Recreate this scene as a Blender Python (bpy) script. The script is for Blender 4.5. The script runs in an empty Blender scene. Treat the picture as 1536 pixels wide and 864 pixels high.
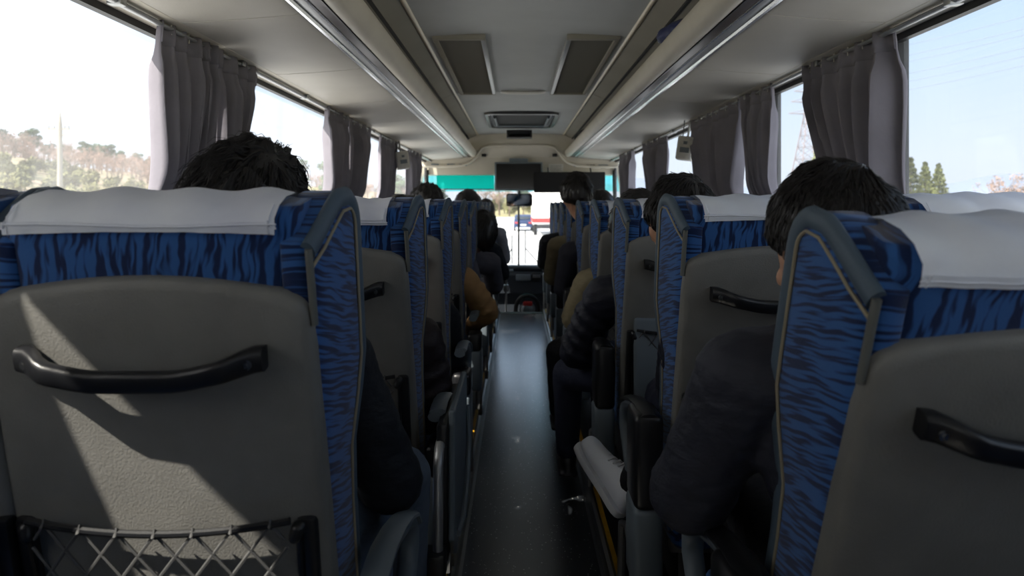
import bpy, bmesh, math, random
from mathutils import Vector, Matrix, Euler, noise
R = math.radians
sc = bpy.context.scene
C = sc.collection
random.seed(4)

# ------------------------------------------------------------------ camera, sky, sun, exposure
CAM = Vector((-.05, 0, 1.25)); F = 1000.0; VX, VY = 775.0, 307.0
def P(px, py, d):
    """photo pixel (1536x864) at depth d along the bus -> world point"""
    return Vector((CAM.x + (px - VX) * d / F, d, CAM.z - (py - VY) * d / F))
cam_d = bpy.data.cameras.new('camera'); cam = bpy.data.objects.new('camera', cam_d); C.objects.link(cam)
cam.location = CAM; cam.rotation_euler = (R(90), 0, 0)
cam_d.sensor_width = 36; cam_d.lens = F / 1536 * 36
cam_d.shift_x = -(VX - 768) / 1536; cam_d.shift_y = -(432 - VY) / 1536
cam_d.clip_start = .02; cam_d.clip_end = 3000
cam_d.dof.use_dof = True; cam_d.dof.focus_distance = 1.7; cam_d.dof.aperture_fstop = 4.5
sc.camera = cam

SUN_DIR = Vector((1.0, .70, -1.22)).normalized()      # the way the light travels: from the left, a little from behind
w = bpy.data.worlds.new('sky'); sc.world = w; w.use_nodes = True
nt = w.node_tree; nt.nodes.clear()
o_ = nt.nodes.new('ShaderNodeOutputWorld'); bg = nt.nodes.new('ShaderNodeBackground')
tc = nt.nodes.new('ShaderNodeTexCoord'); sx = nt.nodes.new('ShaderNodeSeparateXYZ')
rp = nt.nodes.new('ShaderNodeValToRGB')
nt.links.new(tc.outputs['Generated'], sx.inputs[0]); nt.links.new(sx.outputs['Z'], rp.inputs[0])
els = rp.color_ramp.elements
els[0].position = 0.0; els[0].color = (.68, .74, .82, 1)
els[1].position = .9; els[1].color = (.28, .50, .92, 1)
e = els.new(.22); e.color = (.52, .68, .90, 1)
e = els.new(.06); e.color = (.68, .76, .88, 1)
dp = nt.nodes.new('ShaderNodeVectorMath'); dp.operation = 'DOT_PRODUCT'
nt.links.new(tc.outputs['Generated'], dp.inputs[0]); dp.inputs[1].default_value = (-SUN_DIR.x, -SUN_DIR.y, -SUN_DIR.z)
mr = nt.nodes.new('ShaderNodeMapRange'); mr.inputs[1].default_value = -.05; mr.inputs[2].default_value = 1; mr.inputs[3].default_value = 0; mr.inputs[4].default_value = .9
nt.links.new(dp.outputs['Value'], mr.inputs[0])
mx = nt.nodes.new('ShaderNodeMixRGB'); mx.inputs[2].default_value = (2.6, 2.52, 2.4, 1)
nt.links.new(mr.outputs[0], mx.inputs[0]); nt.links.new(rp.outputs[0], mx.inputs[1])
nt.links.new(mx.outputs[0], bg.inputs[0]); bg.inputs[1].default_value = 0.74
nt.links.new(bg.outputs[0], o_.inputs[0])
sl = bpy.data.lights.new('sun', 'SUN'); sun = bpy.data.objects.new('sun', sl); C.objects.link(sun)
sl.energy = 6.5; sl.angle = R(.6); sl.color = (1, .93, .82)
sun.rotation_euler = SUN_DIR.to_track_quat('-Z', 'Y').to_euler(); sun.location = (-20, -10, 25)
sc.view_settings.view_transform = 'Standard'; sc.view_settings.look = 'None'
sc.view_settings.exposure = 0.82; sc.view_settings.gamma = 1.0; sc.view_settings.use_curve_mapping = False
sc.cycles.use_denoising = True
sc.cycles.max_bounces = 10; sc.cycles.diffuse_bounces = 5; sc.cycles.transparent_max_bounces = 24
sc.cycles.caustics_reflective = False; sc.cycles.caustics_refractive = False; sc.cycles.sample_clamp_indirect = 6

# ------------------------------------------------------------------ materials
def lin(c): return tuple(((v/255)/12.92 if v/255 <= .04045 else ((v/255+.055)/1.055)**2.4) for v in c[:3])
MATS = {}
def mat(name, col, rough=.5, metal=0.0, var=None, bump=None, spec=.5, col2=None, stretch=None, sheen=0):
    m = bpy.data.materials.new(name); m.use_nodes = True; n = m.node_tree.nodes; l = m.node_tree.links
    b = n['Principled BSDF']; c = lin(col)
    b.inputs['Base Color'].default_value = (*c, 1); b.inputs['Roughness'].default_value = rough
    b.inputs['Metallic'].default_value = metal; b.inputs['Specular IOR Level'].default_value = spec
    if sheen: b.inputs['Sheen Weight'].default_value = sheen
    tcn = n.new('ShaderNodeTexCoord'); src = tcn.outputs['Object']
    if stretch:
        mp = n.new('ShaderNodeMapping'); mp.inputs['Scale'].default_value = stretch; l.new(src, mp.inputs[0]); src = mp.outputs[0]
    if var:
        t = n.new('ShaderNodeTexNoise'); t.inputs['Scale'].default_value = var[0]; t.inputs['Detail'].default_value = 5; l.new(src, t.inputs['Vector'])
        r = n.new('ShaderNodeValToRGB'); r.color_ramp.elements[0].position = .32; r.color_ramp.elements[1].position = .68
        c2 = lin(col2) if col2 else tuple(v*(1-var[1]) for v in c); c1 = c if col2 else tuple(min(1, v*(1+var[1])) for v in c)
        r.color_ramp.elements[0].color = (*c2, 1); r.color_ramp.elements[1].color = (*c1, 1)
        l.new(t.outputs[0], r.inputs[0]); l.new(r.outputs[0], b.inputs['Base Color'])
    if bump:
        t2 = n.new('ShaderNodeTexNoise'); t2.inputs['Scale'].default_value = bump[0]; t2.inputs['Detail'].default_value = 4; l.new(src, t2.inputs['Vector'])
        bp = n.new('ShaderNodeBump'); bp.inputs['Strength'].default_value = bump[1]; bp.inputs['Distance'].default_value = bump[2]
        l.new(t2.outputs[0], bp.inputs['Height']); l.new(bp.outputs[0], b.inputs['Normal'])
    MATS[name] = m
    return m
def fabric(name, stretch, rot=(0, 0, 0), warp=(14, .05)):
    m = bpy.data.materials.new(name); m.use_nodes = True; n = m.node_tree.nodes; l = m.node_tree.links; b = n['Principled BSDF']
    tcn = n.new('ShaderNodeTexCoord'); mp = n.new('ShaderNodeMapping'); mp.vector_type = 'TEXTURE'; mp.inputs['Scale'].default_value = tuple(1 / v for v in stretch); mp.inputs['Rotation'].default_value = rot
    wn_ = n.new('ShaderNodeTexNoise'); wn_.inputs['Scale'].default_value = warp[0]; wn_.inputs['Detail'].default_value = 1; l.new(tcn.outputs['Object'], wn_.inputs['Vector'])
    sb = n.new('ShaderNodeVectorMath'); sb.operation = 'SUBTRACT'; sb.inputs[1].default_value = (.5, .5, .5); l.new(wn_.outputs['Color'], sb.inputs[0])
    ml = n.new('ShaderNodeVectorMath'); ml.operation = 'SCALE'; ml.inputs['Scale'].default_value = warp[1]; l.new(sb.outputs[0], ml.inputs[0])
    ad = n.new('ShaderNodeVectorMath'); ad.operation = 'ADD'; l.new(tcn.outputs['Object'], ad.inputs[0]); l.new(ml.outputs[0], ad.inputs[1]); l.new(ad.outputs[0], mp.inputs[0])
    wv = n.new('ShaderNodeTexNoise'); wv.inputs['Scale'].default_value = 1.0; wv.inputs['Detail'].default_value = 1.5; wv.inputs['Roughness'].default_value = .35
    l.new(mp.outputs[0], wv.inputs['Vector'])
    r = n.new('ShaderNodeValToRGB'); e = r.color_ramp.elements
    e[0].position = .43; e[0].color = (*lin((16, 36, 76)), 1); e[1].position = .54; e[1].color = (*lin((48, 94, 154)), 1)
    l.new(wv.outputs[0], r.inputs[0]); l.new(r.outputs[0], b.inputs['Base Color'])
    b.inputs['Roughness'].default_value = .85; b.inputs['Specular IOR Level'].default_value = .2; b.inputs['Sheen Weight'].default_value = .25
    t2 = n.new('ShaderNodeTexNoise'); t2.inputs['Scale'].default_value = 420; l.new(tcn.outputs['Object'], t2.inputs['Vector'])
    bp = n.new('ShaderNodeBump'); bp.inputs['Strength'].default_value = .25; bp.inputs['Distance'].default_value = .002
    l.new(t2.outputs[0], bp.inputs['Height']); l.new(bp.outputs[0], b.inputs['Normal'])
    MATS[name] = m; return m
def glass(name, tint=(.97, .98, .98), haze=.04, gloss=.06):
    m = bpy.data.materials.new(name); m.use_nodes = True; n = m.node_tree.nodes; l = m.node_tree.links; n.clear()
    o = n.new('ShaderNodeOutputMaterial'); t = n.new('ShaderNodeBsdfTransparent'); t.inputs[0].default_value = (*tint, 1)
    g = n.new('ShaderNodeBsdfGlossy'); g.inputs['Roughness'].default_value = .03
    d = n.new('ShaderNodeBsdfTranslucent'); d.inputs[0].default_value = (.9, .92, .95, 1)
    ns = n.new('ShaderNodeTexNoise'); ns.inputs['Scale'].default_value = 2.5; ns.inputs['Detail'].default_value = 6
    tcn = n.new('ShaderNodeTexCoord'); mp = n.new('ShaderNodeMapping'); mp.inputs['Scale'].default_value = (1, 2.2, .6); l.new(tcn.outputs['Object'], mp.inputs[0]); l.new(mp.outputs[0], ns.inputs['Vector'])
    mm = n.new('ShaderNodeMath'); mm.operation = 'MULTIPLY'; mm.inputs[1].default_value = haze * 2; l.new(ns.outputs[0], mm.inputs[0])  # translucent film mixed into the pane to imitate haze over the view outside
    m1 = n.new('ShaderNodeMixShader'); l.new(mm.outputs[0], m1.inputs[0]); l.new(t.outputs[0], m1.inputs[1]); l.new(d.outputs[0], m1.inputs[2])
    m2 = n.new('ShaderNodeMixShader'); m2.inputs[0].default_value = gloss; l.new(m1.outputs[0], m2.inputs[1]); l.new(g.outputs[0], m2.inputs[2])
    l.new(m2.outputs[0], o.inputs[0]); MATS[name] = m; return m
def cloth(name, col, trans=.35, bump=(60, .3, .004)):
    m = mat(name, col, .9, var=(6, .12), bump=bump, spec=.1); n = m.node_tree.nodes; l = m.node_tree.links
    t = n.new('ShaderNodeBsdfTranslucent'); t.inputs[0].default_value = (*lin(col), 1)
    mxs = n.new('ShaderNodeMixShader'); mxs.inputs[0].default_value = trans
    l.new(n['Principled BSDF'].outputs[0], mxs.inputs[1]); l.new(t.outputs[0], mxs.inputs[2])
    l.new(mxs.outputs[0], n['Material Output'].inputs[0]); return m

fabric('fab_rear', (128, 8, 17), (0, R(8), 0), (24, .022))
fabric('fab_side', (4, 13, 190), (R(-24), 0, 0), (14, .016))
fabric('fab_top', (9, 30, 60), (0, 0, 0), (16, .03))
mat('shell', (119, 118, 114), .5, var=(14, .08), bump=(330, .5, .0016), spec=.45)
mat('band', (74, 90, 104), .55, bump=(300, .2, .002))
mat('piping', (150, 140, 118), .6); mat('corner', (98, 100, 96), .6)
cloth('cover', (236, 239, 252), .12, (30, .25, .004))
mat('black_plastic', (24, 25, 28), .35, bump=(400, .15, .001))
mat('black_matte', (15, 15, 17), .8)
mat('grey_plastic', (104, 114, 122), .42, bump=(350, .12, .001))
mat('chrome', (200, 202, 205), .26, metal=1)
mat('steel', (150, 152, 152), .35, metal=1)
mat('cord', (84, 84, 84), .6)
mat('cream', (198, 191, 176), .55, var=(5, .05), bump=(220, .12, .002))
mat('panel', (188, 183, 173), .6, var=(4, .05), bump=(160, .25, .002))
mat('ceil', (186, 188, 186), .8, var=(3, .05), bump=(300, .2, .002))
mat('ceil_side', (142, 137, 124), .75, var=(3, .06), bump=(300, .15, .002))
mat('beige_strip', (205, 192, 164), .35)
mat('brown', (52, 38, 32), .28)
mat('chrome_soft', (165, 166, 166), .42, metal=.7)
mat('grille', (122, 119, 110), .5, metal=.3)
mat('dark_frame', (20, 22, 24), .5)
mat('wall', (176, 172, 162), .7, var=(4, .06))
cloth('curtain', (142, 139, 148), .2)
mat('skin', (196, 150, 122), .5, var=(30, .06))
mat('hair', (30, 27, 27), .36, spec=.6)
mat('hair_grey', (62, 58, 56), .5, spec=.4)
mat('eye', (30, 24, 22), .2)
for k_, c_, r_ in (('j_char', (46, 48, 58), .6), ('j_black', (26, 29, 35), .7), ('j_brown', (40, 33, 36), .5), ('j_navy', (32, 34, 46), .55),
               ('j_tan', (190, 150, 102), .65), ('j_olive', (142, 131, 104), .75), ('j_suit', (40, 42, 52), .75), ('j_grey', (168, 168, 172), .8),
               ('j_hood', (96, 94, 102), .8), ('t_black', (26, 27, 32), .8), ('t_jeans', (92, 104, 120), .85), ('t_navy', (40, 44, 62), .85)):
    mat(k_, c_, r_, bump=(26, .45, .012), var=(8, .1), spec=.3, stretch=(1, 1, 1.8))
mat('shoe_white', (232, 235, 242), .4, bump=(80, .1, .001))
mat('shoe_dark', (28, 28, 32), .4)
mat('sole', (222, 224, 228), .5)
glass('glass_side', haze=.10)
glass('glass_wind', tint=(.97, .98, .97), haze=.05, gloss=.05)
glass('glass_teal', tint=(.10, .86, .82), haze=.10, gloss=.05)
mat('mirror', (210, 214, 220), .04, metal=1)
cloth('shade_teal', (60, 216, 208), .82)
mat('screen', (8, 8, 10), .12)
mat('paper', (212, 210, 204), .8, var=(60, .1))
mat('yellow', (196, 150, 30), .5, var=(20, .15))
mat('dash', (46, 52, 60), .55, bump=(200, .2, .002))
mat('white_plastic', (222, 220, 212), .45)
mat('navy_bag', (34, 42, 84), .6, bump=(40, .4, .006))
mat('red', (176, 50, 48), .5)
mat('grass', (150, 138, 102), .95, var=(1.2, .2), col2=(118, 120, 78))
mat('pale_lot', (190, 192, 194), .9, var=(2, .08))  # pale concrete lot, kept light so sun bounces up into the bus
mat('hill', (150, 130, 110), .95, var=(.25, .2), col2=(112, 112, 80))
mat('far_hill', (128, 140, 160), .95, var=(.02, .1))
mat('pine', (66, 88, 62), .9, var=(1.5, .25))
mat('conifer', (112, 118, 74), .9, var=(1.5, .25))
mat('bush', (116, 116, 76), .9, var=(1.5, .25))
mat('bare', (140, 118, 106), .9, var=(1.5, .2))
mat('bark', (110, 96, 84), .9)
mat('concrete', (138, 134, 126), .85)
mat('lattice', (132, 124, 130), .6)
mat('wire', (120, 128, 140), .5)
mat('car_dark', (40, 58, 96), .25, metal=.3); mat('car_white', (236, 236, 236), .3); mat('tyre', (20, 20, 20), .9)
mat('car_glass', (40, 48, 56), .08)

def floor_mat():
    m = mat('floor_vinyl', (40, 48, 58), .3, bump=(200, .15, .001), spec=1.0); n = m.node_tree.nodes; l = m.node_tree.links; b = n['Principled BSDF']
    b.inputs['Coat Weight'].default_value = 1.0; b.inputs['Coat Roughness'].default_value = .22
    tcn = n.new('ShaderNodeTexCoord'); v = n.new('ShaderNodeTexVoronoi'); v.inputs['Scale'].default_value = 70; l.new(tcn.outputs['Object'], v.inputs['Vector'])
    r = n.new('ShaderNodeValToRGB'); r.color_ramp.elements[0].position = .13; r.color_ramp.elements[1].position = .19
    r.color_ramp.elements[0].color = (*lin((215, 215, 210)), 1); r.color_ramp.elements[1].color = (*lin((34, 37, 41)), 1)
    l.new(v.outputs['Distance'], r.inputs[0])
    sel = n.new('ShaderNodeTexNoise'); sel.inputs['Scale'].default_value = 60; l.new(tcn.outputs['Object'], sel.inputs['Vector'])
    gt = n.new('ShaderNodeMath'); gt.operation = 'GREATER_THAN'; gt.inputs[1].default_value = .52; l.new(sel.outputs[0], gt.inputs[0])
    mxn = n.new('ShaderNodeMixRGB'); mxn.inputs[1].default_value = (*lin((34, 37, 41)), 1); l.new(gt.outputs[0], mxn.inputs[0]); l.new(r.outputs[0], mxn.inputs[2])
    l.new(mxn.outputs[0], b.inputs['Base Color'])
floor_mat()

# ------------------------------------------------------------------ mesh helpers
class MB:
    def __init__(s): s.v = []; s.f = []
    def add(s, vs, fs):
        b = len(s.v); s.v += [Vector(p) for p in vs]; s.f += [tuple(i + b for i in f) for f in fs]; return s
    def box(s, lo, hi, bev=0.0, M=None, seg=2):
        bm = bmesh.new(); bmesh.ops.create_cube(bm, size=1)
        c = [(a + b) / 2 for a, b in zip(lo, hi)]; d = [abs(b - a) for a, b in zip(lo, hi)]
        for v in bm.verts: v.co = Vector((c[i] + v.co[i] * d[i] for i in range(3)))
        if bev: bmesh.ops.bevel(bm, geom=bm.edges[:], offset=min(bev, min(d) * .49), segments=seg, profile=.5, affect='EDGES')
        if M is not None: bmesh.ops.transform(bm, matrix=M, verts=bm.verts[:])
        bm.verts.index_update(); s.add([v.co.copy() for v in bm.verts], [[v.index for v in f.verts] for f in bm.faces]); bm.free(); return s
    def loft(s, rings, caps=True, closed_path=False):
        n = len(rings[0]); vs = [p for r in rings for p in r]; fs = []
        m = len(rings)
        for i in range(m if closed_path else m - 1):
            a = i * n; b = ((i + 1) % m) * n
            for j in range(n): fs.append((a + j, a + (j + 1) % n, b + (j + 1) % n, b + j))
        if caps and not closed_path: fs.append(tuple(range(n - 1, -1, -1))); fs.append(tuple((m - 1) * n + j for j in range(n)))
        return s.add(vs, fs)
    def tube(s, pts, r, n=8, up=(0, 0, 1), flat=None, closed=False):
        """sweep a circle (radius r, or list) or an ellipse flat=(along side, along up) along pts"""
        pts = [Vector(p) for p in pts]; rings = []; m = len(pts)
        for i, p in enumerate(pts):
            if closed: t = pts[(i + 1) % m] - pts[i - 1]
            else: t = pts[min(i + 1, m - 1)] - pts[max(i - 1, 0)]
            t.normalize(); u = Vector(up); sd = t.cross(u)
            if sd.length < 1e-4: sd = t.cross(Vector((1, 0, 0)))
            sd.normalize(); u2 = sd.cross(t).normalized()
            rr = r[i] if isinstance(r, (list, tuple)) else r
            a, b = flat if flat else (1, 1)
            rings.append([p + sd * math.cos(k / n * 2 * math.pi) * rr * a + u2 * math.sin(k / n * 2 * math.pi) * rr * b for k in range(n)])
        return s.loft(rings, True, closed)
    def prism(s, poly, lo, hi, axis=0):
        """polygon in the other two axes pushed from lo to hi along axis"""
        n = len(poly)
        def pt(a, q): 
            o = list(q); o.insert(axis, a); return o
        return s.add([pt(lo, q) for q in poly] + [pt(hi, q) for q in poly],
                     [tuple(range(n - 1, -1, -1)), tuple(range(n, 2 * n))] + [(j, (j + 1) % n, n + (j + 1) % n, n + j) for j in range(n)])
    def ell(s, c, r, n=14, m=9, M=None):
        c = Vector(c); rings = []
        vs = []; fs = []
        for i in range(1, m):
            t = math.pi * i / m
            for j in range(n):
                a = 2 * math.pi * j / n
                vs.append(Vector((math.sin(t) * math.cos(a) * r[0], math.sin(t) * math.sin(a) * r[1], math.cos(t) * r[2])))
        vs.append(Vector((0, 0, r[2]))); vs.append(Vector((0, 0, -r[2])))
        for i in range(m - 2):
            for j in range(n): fs.append((i * n + j, (i + 1) * n + j, (i + 1) * n + (j + 1) % n, i * n + (j + 1) % n))
        top = len(vs) - 2
        for j in range(n): fs.append((top, j, (j + 1) % n)); fs.append((top + 1, (m - 2) * n + (j + 1) % n, (m - 2) * n + j))
        if M is not None: vs = [M @ v for v in vs]
        return s.add([v + c for v in vs], fs)
    def cap(s, a, b, ra, rb, n=12):
        """tapered capsule"""
        a = Vector(a); b = Vector(b); t = (b - a); L = t.length
        if L < 1e-5: return s.ell(a, (ra, ra, ra))
        t.normalize(); pts = []; rs = []
        for k in (85, 60, 30): pts.append(a - t * ra * math.sin(R(k))); rs.append(ra * math.cos(R(k)))
        for k in range(5): pts.append(a + (b - a) * k / 4); rs.append(ra + (rb - ra) * k / 4)
        for k in (30, 60, 85): pts.append(b + t * rb * math.sin(R(k))); rs.append(rb * math.cos(R(k)))
        return s.tube(pts, rs, n)
    def mesh(s, name, material, smooth=True, angle=42):
        me = bpy.data.meshes.new(name); me.from_pydata([tuple(v) for v in s.v], [], s.f)
        bm = bmesh.new(); bm.from_mesh(me); bmesh.ops.recalc_face_normals(bm, faces=bm.faces[:]); bm.to_mesh(me); bm.free()
        me.materials.append(MATS[material])
        if smooth:
            me.shade_smooth(); me.set_sharp_from_angle(angle=R(angle))
        return me
    def build(s, name, material, parent=None, smooth=True, angle=42): return obj(name, s.mesh(name, material, smooth, angle), parent)
def obj(name, me, parent=None, loc=None, rot=None):
    o = bpy.data.objects.new(name, me); C.objects.link(o)
    if parent is not None: o.parent = parent
    if loc is not None: o.location = loc
    if rot is not None: o.rotation_euler = rot
    return o
def tag(o, label=None, cat=None, group=None, kind=None):
    if label: o['label'] = label
    if cat: o['category'] = cat
    if group: o['group'] = group
    if kind: o['kind'] = kind
    return o
def thing(name, label, cat, loc=(0, 0, 0), group=None, rot=None):
    return tag(obj(name, None, None, loc, rot), label, cat, group)
def struct(o): o['kind'] = 'structure'; return o
def copy_tree(o, parent=None):
    c = o.copy(); C.objects.link(c); c.parent = parent
    for ch in list(o.children): copy_tree(ch, c)
    return c
TMP = bpy.data.scenes.new('tmp')
def remesh(mb, name, material, voxel, smooth=4, disp=None):
    me = bpy.data.meshes.new(name); me.from_pydata([tuple(v) for v in mb.v], [], mb.f)
    bm = bmesh.new(); bm.from_mesh(me); bmesh.ops.recalc_face_normals(bm, faces=bm.faces[:]); bm.to_mesh(me); bm.free()
    t = bpy.data.objects.new('tmp', me); TMP.collection.objects.link(t)
    md = t.modifiers.new('r', 'REMESH'); md.mode = 'VOXEL'; md.voxel_size = voxel
    if smooth: ms = t.modifiers.new('s', 'SMOOTH'); ms.factor = .5; ms.iterations = smooth
    vl = TMP.view_layers[0]; vl.update(); dg = vl.depsgraph; out = bpy.data.meshes.new_from_object(t.evaluated_get(dg)); out.name = name
    bpy.data.objects.remove(t); bpy.data.meshes.remove(me)
    if disp:
        nv_ = len(out.vertices); co = [0.0] * (3 * nv_); no = [0.0] * (3 * nv_)
        out.vertices.foreach_get('co', co); out.vertex_normals.foreach_get('vector', no)
        for k in range(0, 3 * nv_, 3):
            q_ = disp(Vector(co[k:k + 3]))
            for j in range(3): co[k + j] += no[k + j] * q_
        out.vertices.foreach_set('co', co)
    out.materials.clear(); out.materials.append(MATS[material]); out.shade_smooth(); return out
def lerp(a, b, t): return a + (b - a) * t
def sstep(a, b, x):
    t = max(0, min(1, (x - a) / (b - a))); return t * t * (3 - 2 * t)

# ================================================================== THE BUS BODY
Y0, Y1 = -2.6, 8.6
XW = lambda z: 1.205          # side wall leans in with height
Z_SILL, Z_TOP = .95, 1.805
# aisle floor, platforms, edges
fl = struct(MB().box((-.25, Y0, -.05), (.25, 7.67, 0)).build('floor', 'floor_vinyl', smooth=False))
for s, nm in ((-1, 'left'), (1, 'right')):
    a, b = sorted((s * .25, s * 1.27))
    struct(MB().box((a, Y0, -.05), (b, 7.67, .055), .004).build('floor_platform_' + nm, 'floor_vinyl', smooth=False))
    t = struct(MB().prism([(s * .235, .001), (s * .248, .001), (s * .25, .058), (s * .262, .064), (s * .27, .058), (s * .30, .058), (s * .30, .052), (s * .25, .05), (s * .247, -.002), (s * .235, -.002)], Y0, 7.66, 1).build('trim_' + ('1' if s < 0 else '2'), 'steel', smooth=False))
    a, b = sorted((s * .272, s * .288))
    st = MB().box((a, Y0, .0565), (b, 7.6, .061)).build('edge_stripe', 'yellow', t, False)
    a, b = sorted((s * .288, s * .33))
    MB().box((a, Y0, .0555), (b, 7.6, .060)).build('edge_strip', 'black_plastic', t, False)
struct(MB().box((-.27, 7.64, -.02), (.27, 7.70, .012), .004).build('trim_3', 'steel', smooth=False))
struct(MB().box((-1.28, 7.68, -.5), (1.28, 8.95, -.42)).box((-1.28, 7.67, -.5), (1.28, 7.69, -.05)).build('floor_front', 'floor_vinyl', smooth=False))
# side walls below the windows
for s, nm in ((-1, 'left'), (1, 'right')):
    a, b = sorted((s * 1.214, s * 1.27))
    w_ = struct(MB().box((a, Y0, -.05), (b, Y1 + .3, Z_SILL)).build('wall_' + nm, 'wall', smooth=False))
    # cove above the windows with the curtain rail
    c_ = MB().prism([(s * 1.195, Z_TOP), (s * 1.09, 1.812), (s * 1.09, 1.86), (s * 1.25, 1.86), (s * 1.25, Z_TOP - .005)], Y0, 8.5, 1).build('trim_' + ('4' if s < 0 else '5'), 'cream', smooth=False); struct(c_)
    MB().box((min(s*1.19, s*1.215), Y0, Z_TOP - .022), (max(s*1.19, s*1.215), 8.5, Z_TOP + .004)).build('window_seal', 'dark_frame', c_, False)
    rl = MB().tube([(s * 1.13, Y0, 1.797), (s * 1.13, 8.45, 1.797)], .008, 10, flat=(1.6, .9)).build('curtain_rail', 'chrome_soft')
    tag(rl, 'bright metal curtain rail above the %s side windows' % ('driver' if s < 0 else 'door'), 'curtain rail')
    for k in range(14):
        yb = -2.2 + k * .8
        MB().box((s * 1.13 - .02, yb - .015, 1.788), (s * 1.13 + .02, yb + .015, 1.812), .003).build('bracket', 'steel', rl)
# windows
bays = {-1: [-2.5, -.9, .62, 2.44, 4.4, 6.0, 7.35, 8.6], 1: [-2.5, -.9, .5, 2.21, 3.27, 4.6, 6.0, 7.3, 8.6]}
wn = 0
for s in (-1, 1):
    for ya, yb in zip(bays[s][:-1], bays[s][1:]):
        wn += 1; m = MB()
        xb, xt = s * XW(Z_SILL), s * XW(Z_TOP)
        for yy in (ya, yb):
            m.prism([(xb - s*.0, Z_SILL), (xb + s * .035, Z_SILL), (xt + s * .035, Z_TOP), (xt, Z_TOP)], yy - .009 + (.009 if yy == ya else -.009), yy + .009 + (.009 if yy == ya else -.009), 1)
        m.box((min(xb, xb + s*.04), ya, Z_SILL - .01), (max(xb, xb + s*.04), yb, Z_SILL + .04))
        wo = struct(m.build('window_%d' % wn, 'dark_frame', None, False))
        g = MB(); xb2, xt2 = xb + s * .018, xt + s * .018
        g.add([(xb2, ya + .016, Z_SILL + .03), (xb2, yb - .016, Z_SILL + .03), (xt2, yb - .016, Z_TOP), (xt2, ya + .016, Z_TOP),
               (xb2 + s*.006, ya + .016, Z_SILL + .03), (xb2 + s*.006, yb - .016, Z_SILL + .03), (xt2 + s*.006, yb - .016, Z_TOP), (xt2 + s*.006, ya + .016, Z_TOP)][:4], [(0, 1, 2, 3)])
        g.build('pane', 'glass_side', wo, False)
# rear wall with its window (behind the photographer)
m = MB().box((-1.3, Y0 - .06, -.05), (1.3, Y0, 1.15)).box((-1.3, Y0 - .06, 1.7), (1.3, Y0, 2.3)).box((-1.3, Y0 - .06, 1.1), (-1.05, Y0, 1.75)).box((1.05, Y0 - .06, 1.1), (1.3, Y0, 1.75))
struct(m.build('wall_rear', 'wall', smooth=False))
wn += 1
wo = struct(MB().box((-1.06, Y0 - .05, 1.14), (1.06, Y0 - .01, 1.17)).box((-1.06, Y0 - .05, 1.68), (1.06, Y0 - .01, 1.71)).build('window_%d' % wn, 'dark_frame', None, False))
MB().add([(-1.05, Y0 - .03, 1.15), (1.05, Y0 - .03, 1.15), (1.05, Y0 - .03, 1.7), (-1.05, Y0 - .03, 1.7)], [(0, 1, 2, 3)]).build('pane', 'glass_side', wo, False)

# ceiling: centre panels, side panels, strips
SEAM = 5.28
def dome(x): return 2.15 - .02 * (x / .54) ** 2
ce = struct(MB().box((-1.3, Y0, 2.25), (1.3, 8.9, 2.32)).build('ceiling', 'ceil', smooth=False))
for ya, yb in ((Y0, 1.35), (1.36, SEAM - .006), (SEAM + .006, 8.42)):
    xs = [-.54 + 1.08 * k / 12 for k in range(13)]
    MB().prism([(x, dome(x)) for x in xs] + [(.54, 2.2), (-.54, 2.2)], ya, yb, 1).build('panel', 'ceil', ce)
MB().box((-.54, SEAM - .006, 2.152), (.54, SEAM + .006, 2.19)).build('joint', 'black_matte', ce)
for s in (-1, 1):
    for ya, yb in ((Y0, 1.35), (1.355, SEAM), (SEAM + .008, 8.42)):
        MB().prism([(s * .54, 2.132), (s * .645, 2.085), (s * .645, 2.12), (s * .54, 2.19)], ya, yb, 1).build('side_panel', 'ceil_side', ce, False)
    MB().prism([(s * .655, 2.078), (s * 1.08, 1.97), (s * 1.08, 2.24), (s * .655, 2.24)], Y0, 8.42, 1).build('side_panel', 'ceil_side', ce, False)
    MB().box((min(s*.643, s*.657), Y0, 2.075), (max(s*.643, s*.657), 8.42, 2.12)).build('joint', 'black_matte', ce)
    MB().tube([(s * .648, Y0, 2.079), (s * .648, 8.42, 2.079)], .0035, 6).build('trim_bead', 'chrome', ce)
    for ya, yb in ((Y0, 1.35), (1.356, SEAM), (SEAM + .008, 8.42)):
        MB().tube([(s * .54, ya, 2.128), (s * .54, yb, 2.128)], .011, 10, flat=(1.2, .8)).build('light_strip', 'beige_strip', ce)
MB().tube([(-.17, SEAM, 2.146), (-.12, SEAM - .02, 2.134), (0, SEAM - .03, 2.130), (.12, SEAM - .02, 2.134), (.17, SEAM, 2.146)], .017, 8, flat=(1.6, .8)).build('ceiling_catch', 'white_plastic', ce)

# air grilles
def air_grille(s, label):
    t = thing('air_grille', label, 'air vent', (s * .355, 4.39, 2.142), 'ceiling air return grilles')
    wx, wy = .118, .87
    MB().box((-wx, -wy, -.002), (wx, wy, .004)).build('backing', 'black_matte', t, False)
    for a, b, c, d, mt in ((-wx - .022, -wx + .004, -wy - .02, wy + .02, 'ceil_side' if s > 0 else 'ceil_side'), (wx - .004, wx + .022, -wy - .02, wy + .02, 'ceil_side')):
        inner = (a > 0) == (s < 0)
        MB().box((a, c, -.022), (b, d, .004), .004).build('frame_side', 'chrome_soft' if inner else 'ceil_side', t)
    for c, d in ((-wy - .03, -wy + .01), (wy - .01, wy + .02)):
        MB().box((-wx - .022, c, -.024), (wx + .022, d, .004), .004).build('frame_end', 'ceil_side', t)
    sl_ = MB().box((-wx, -.0055, -.013), (wx, .0055, -.004)).mesh('slat', 'grille', False)
    for k in range(66): obj('slat', sl_, t, (0, -wy + .02 + k * (2 * wy - .04) / 65, 0), (R(32), 0, 0))
air_grille(-1, 'long slatted ceiling air grille nearer the driver side curtains')
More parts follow.
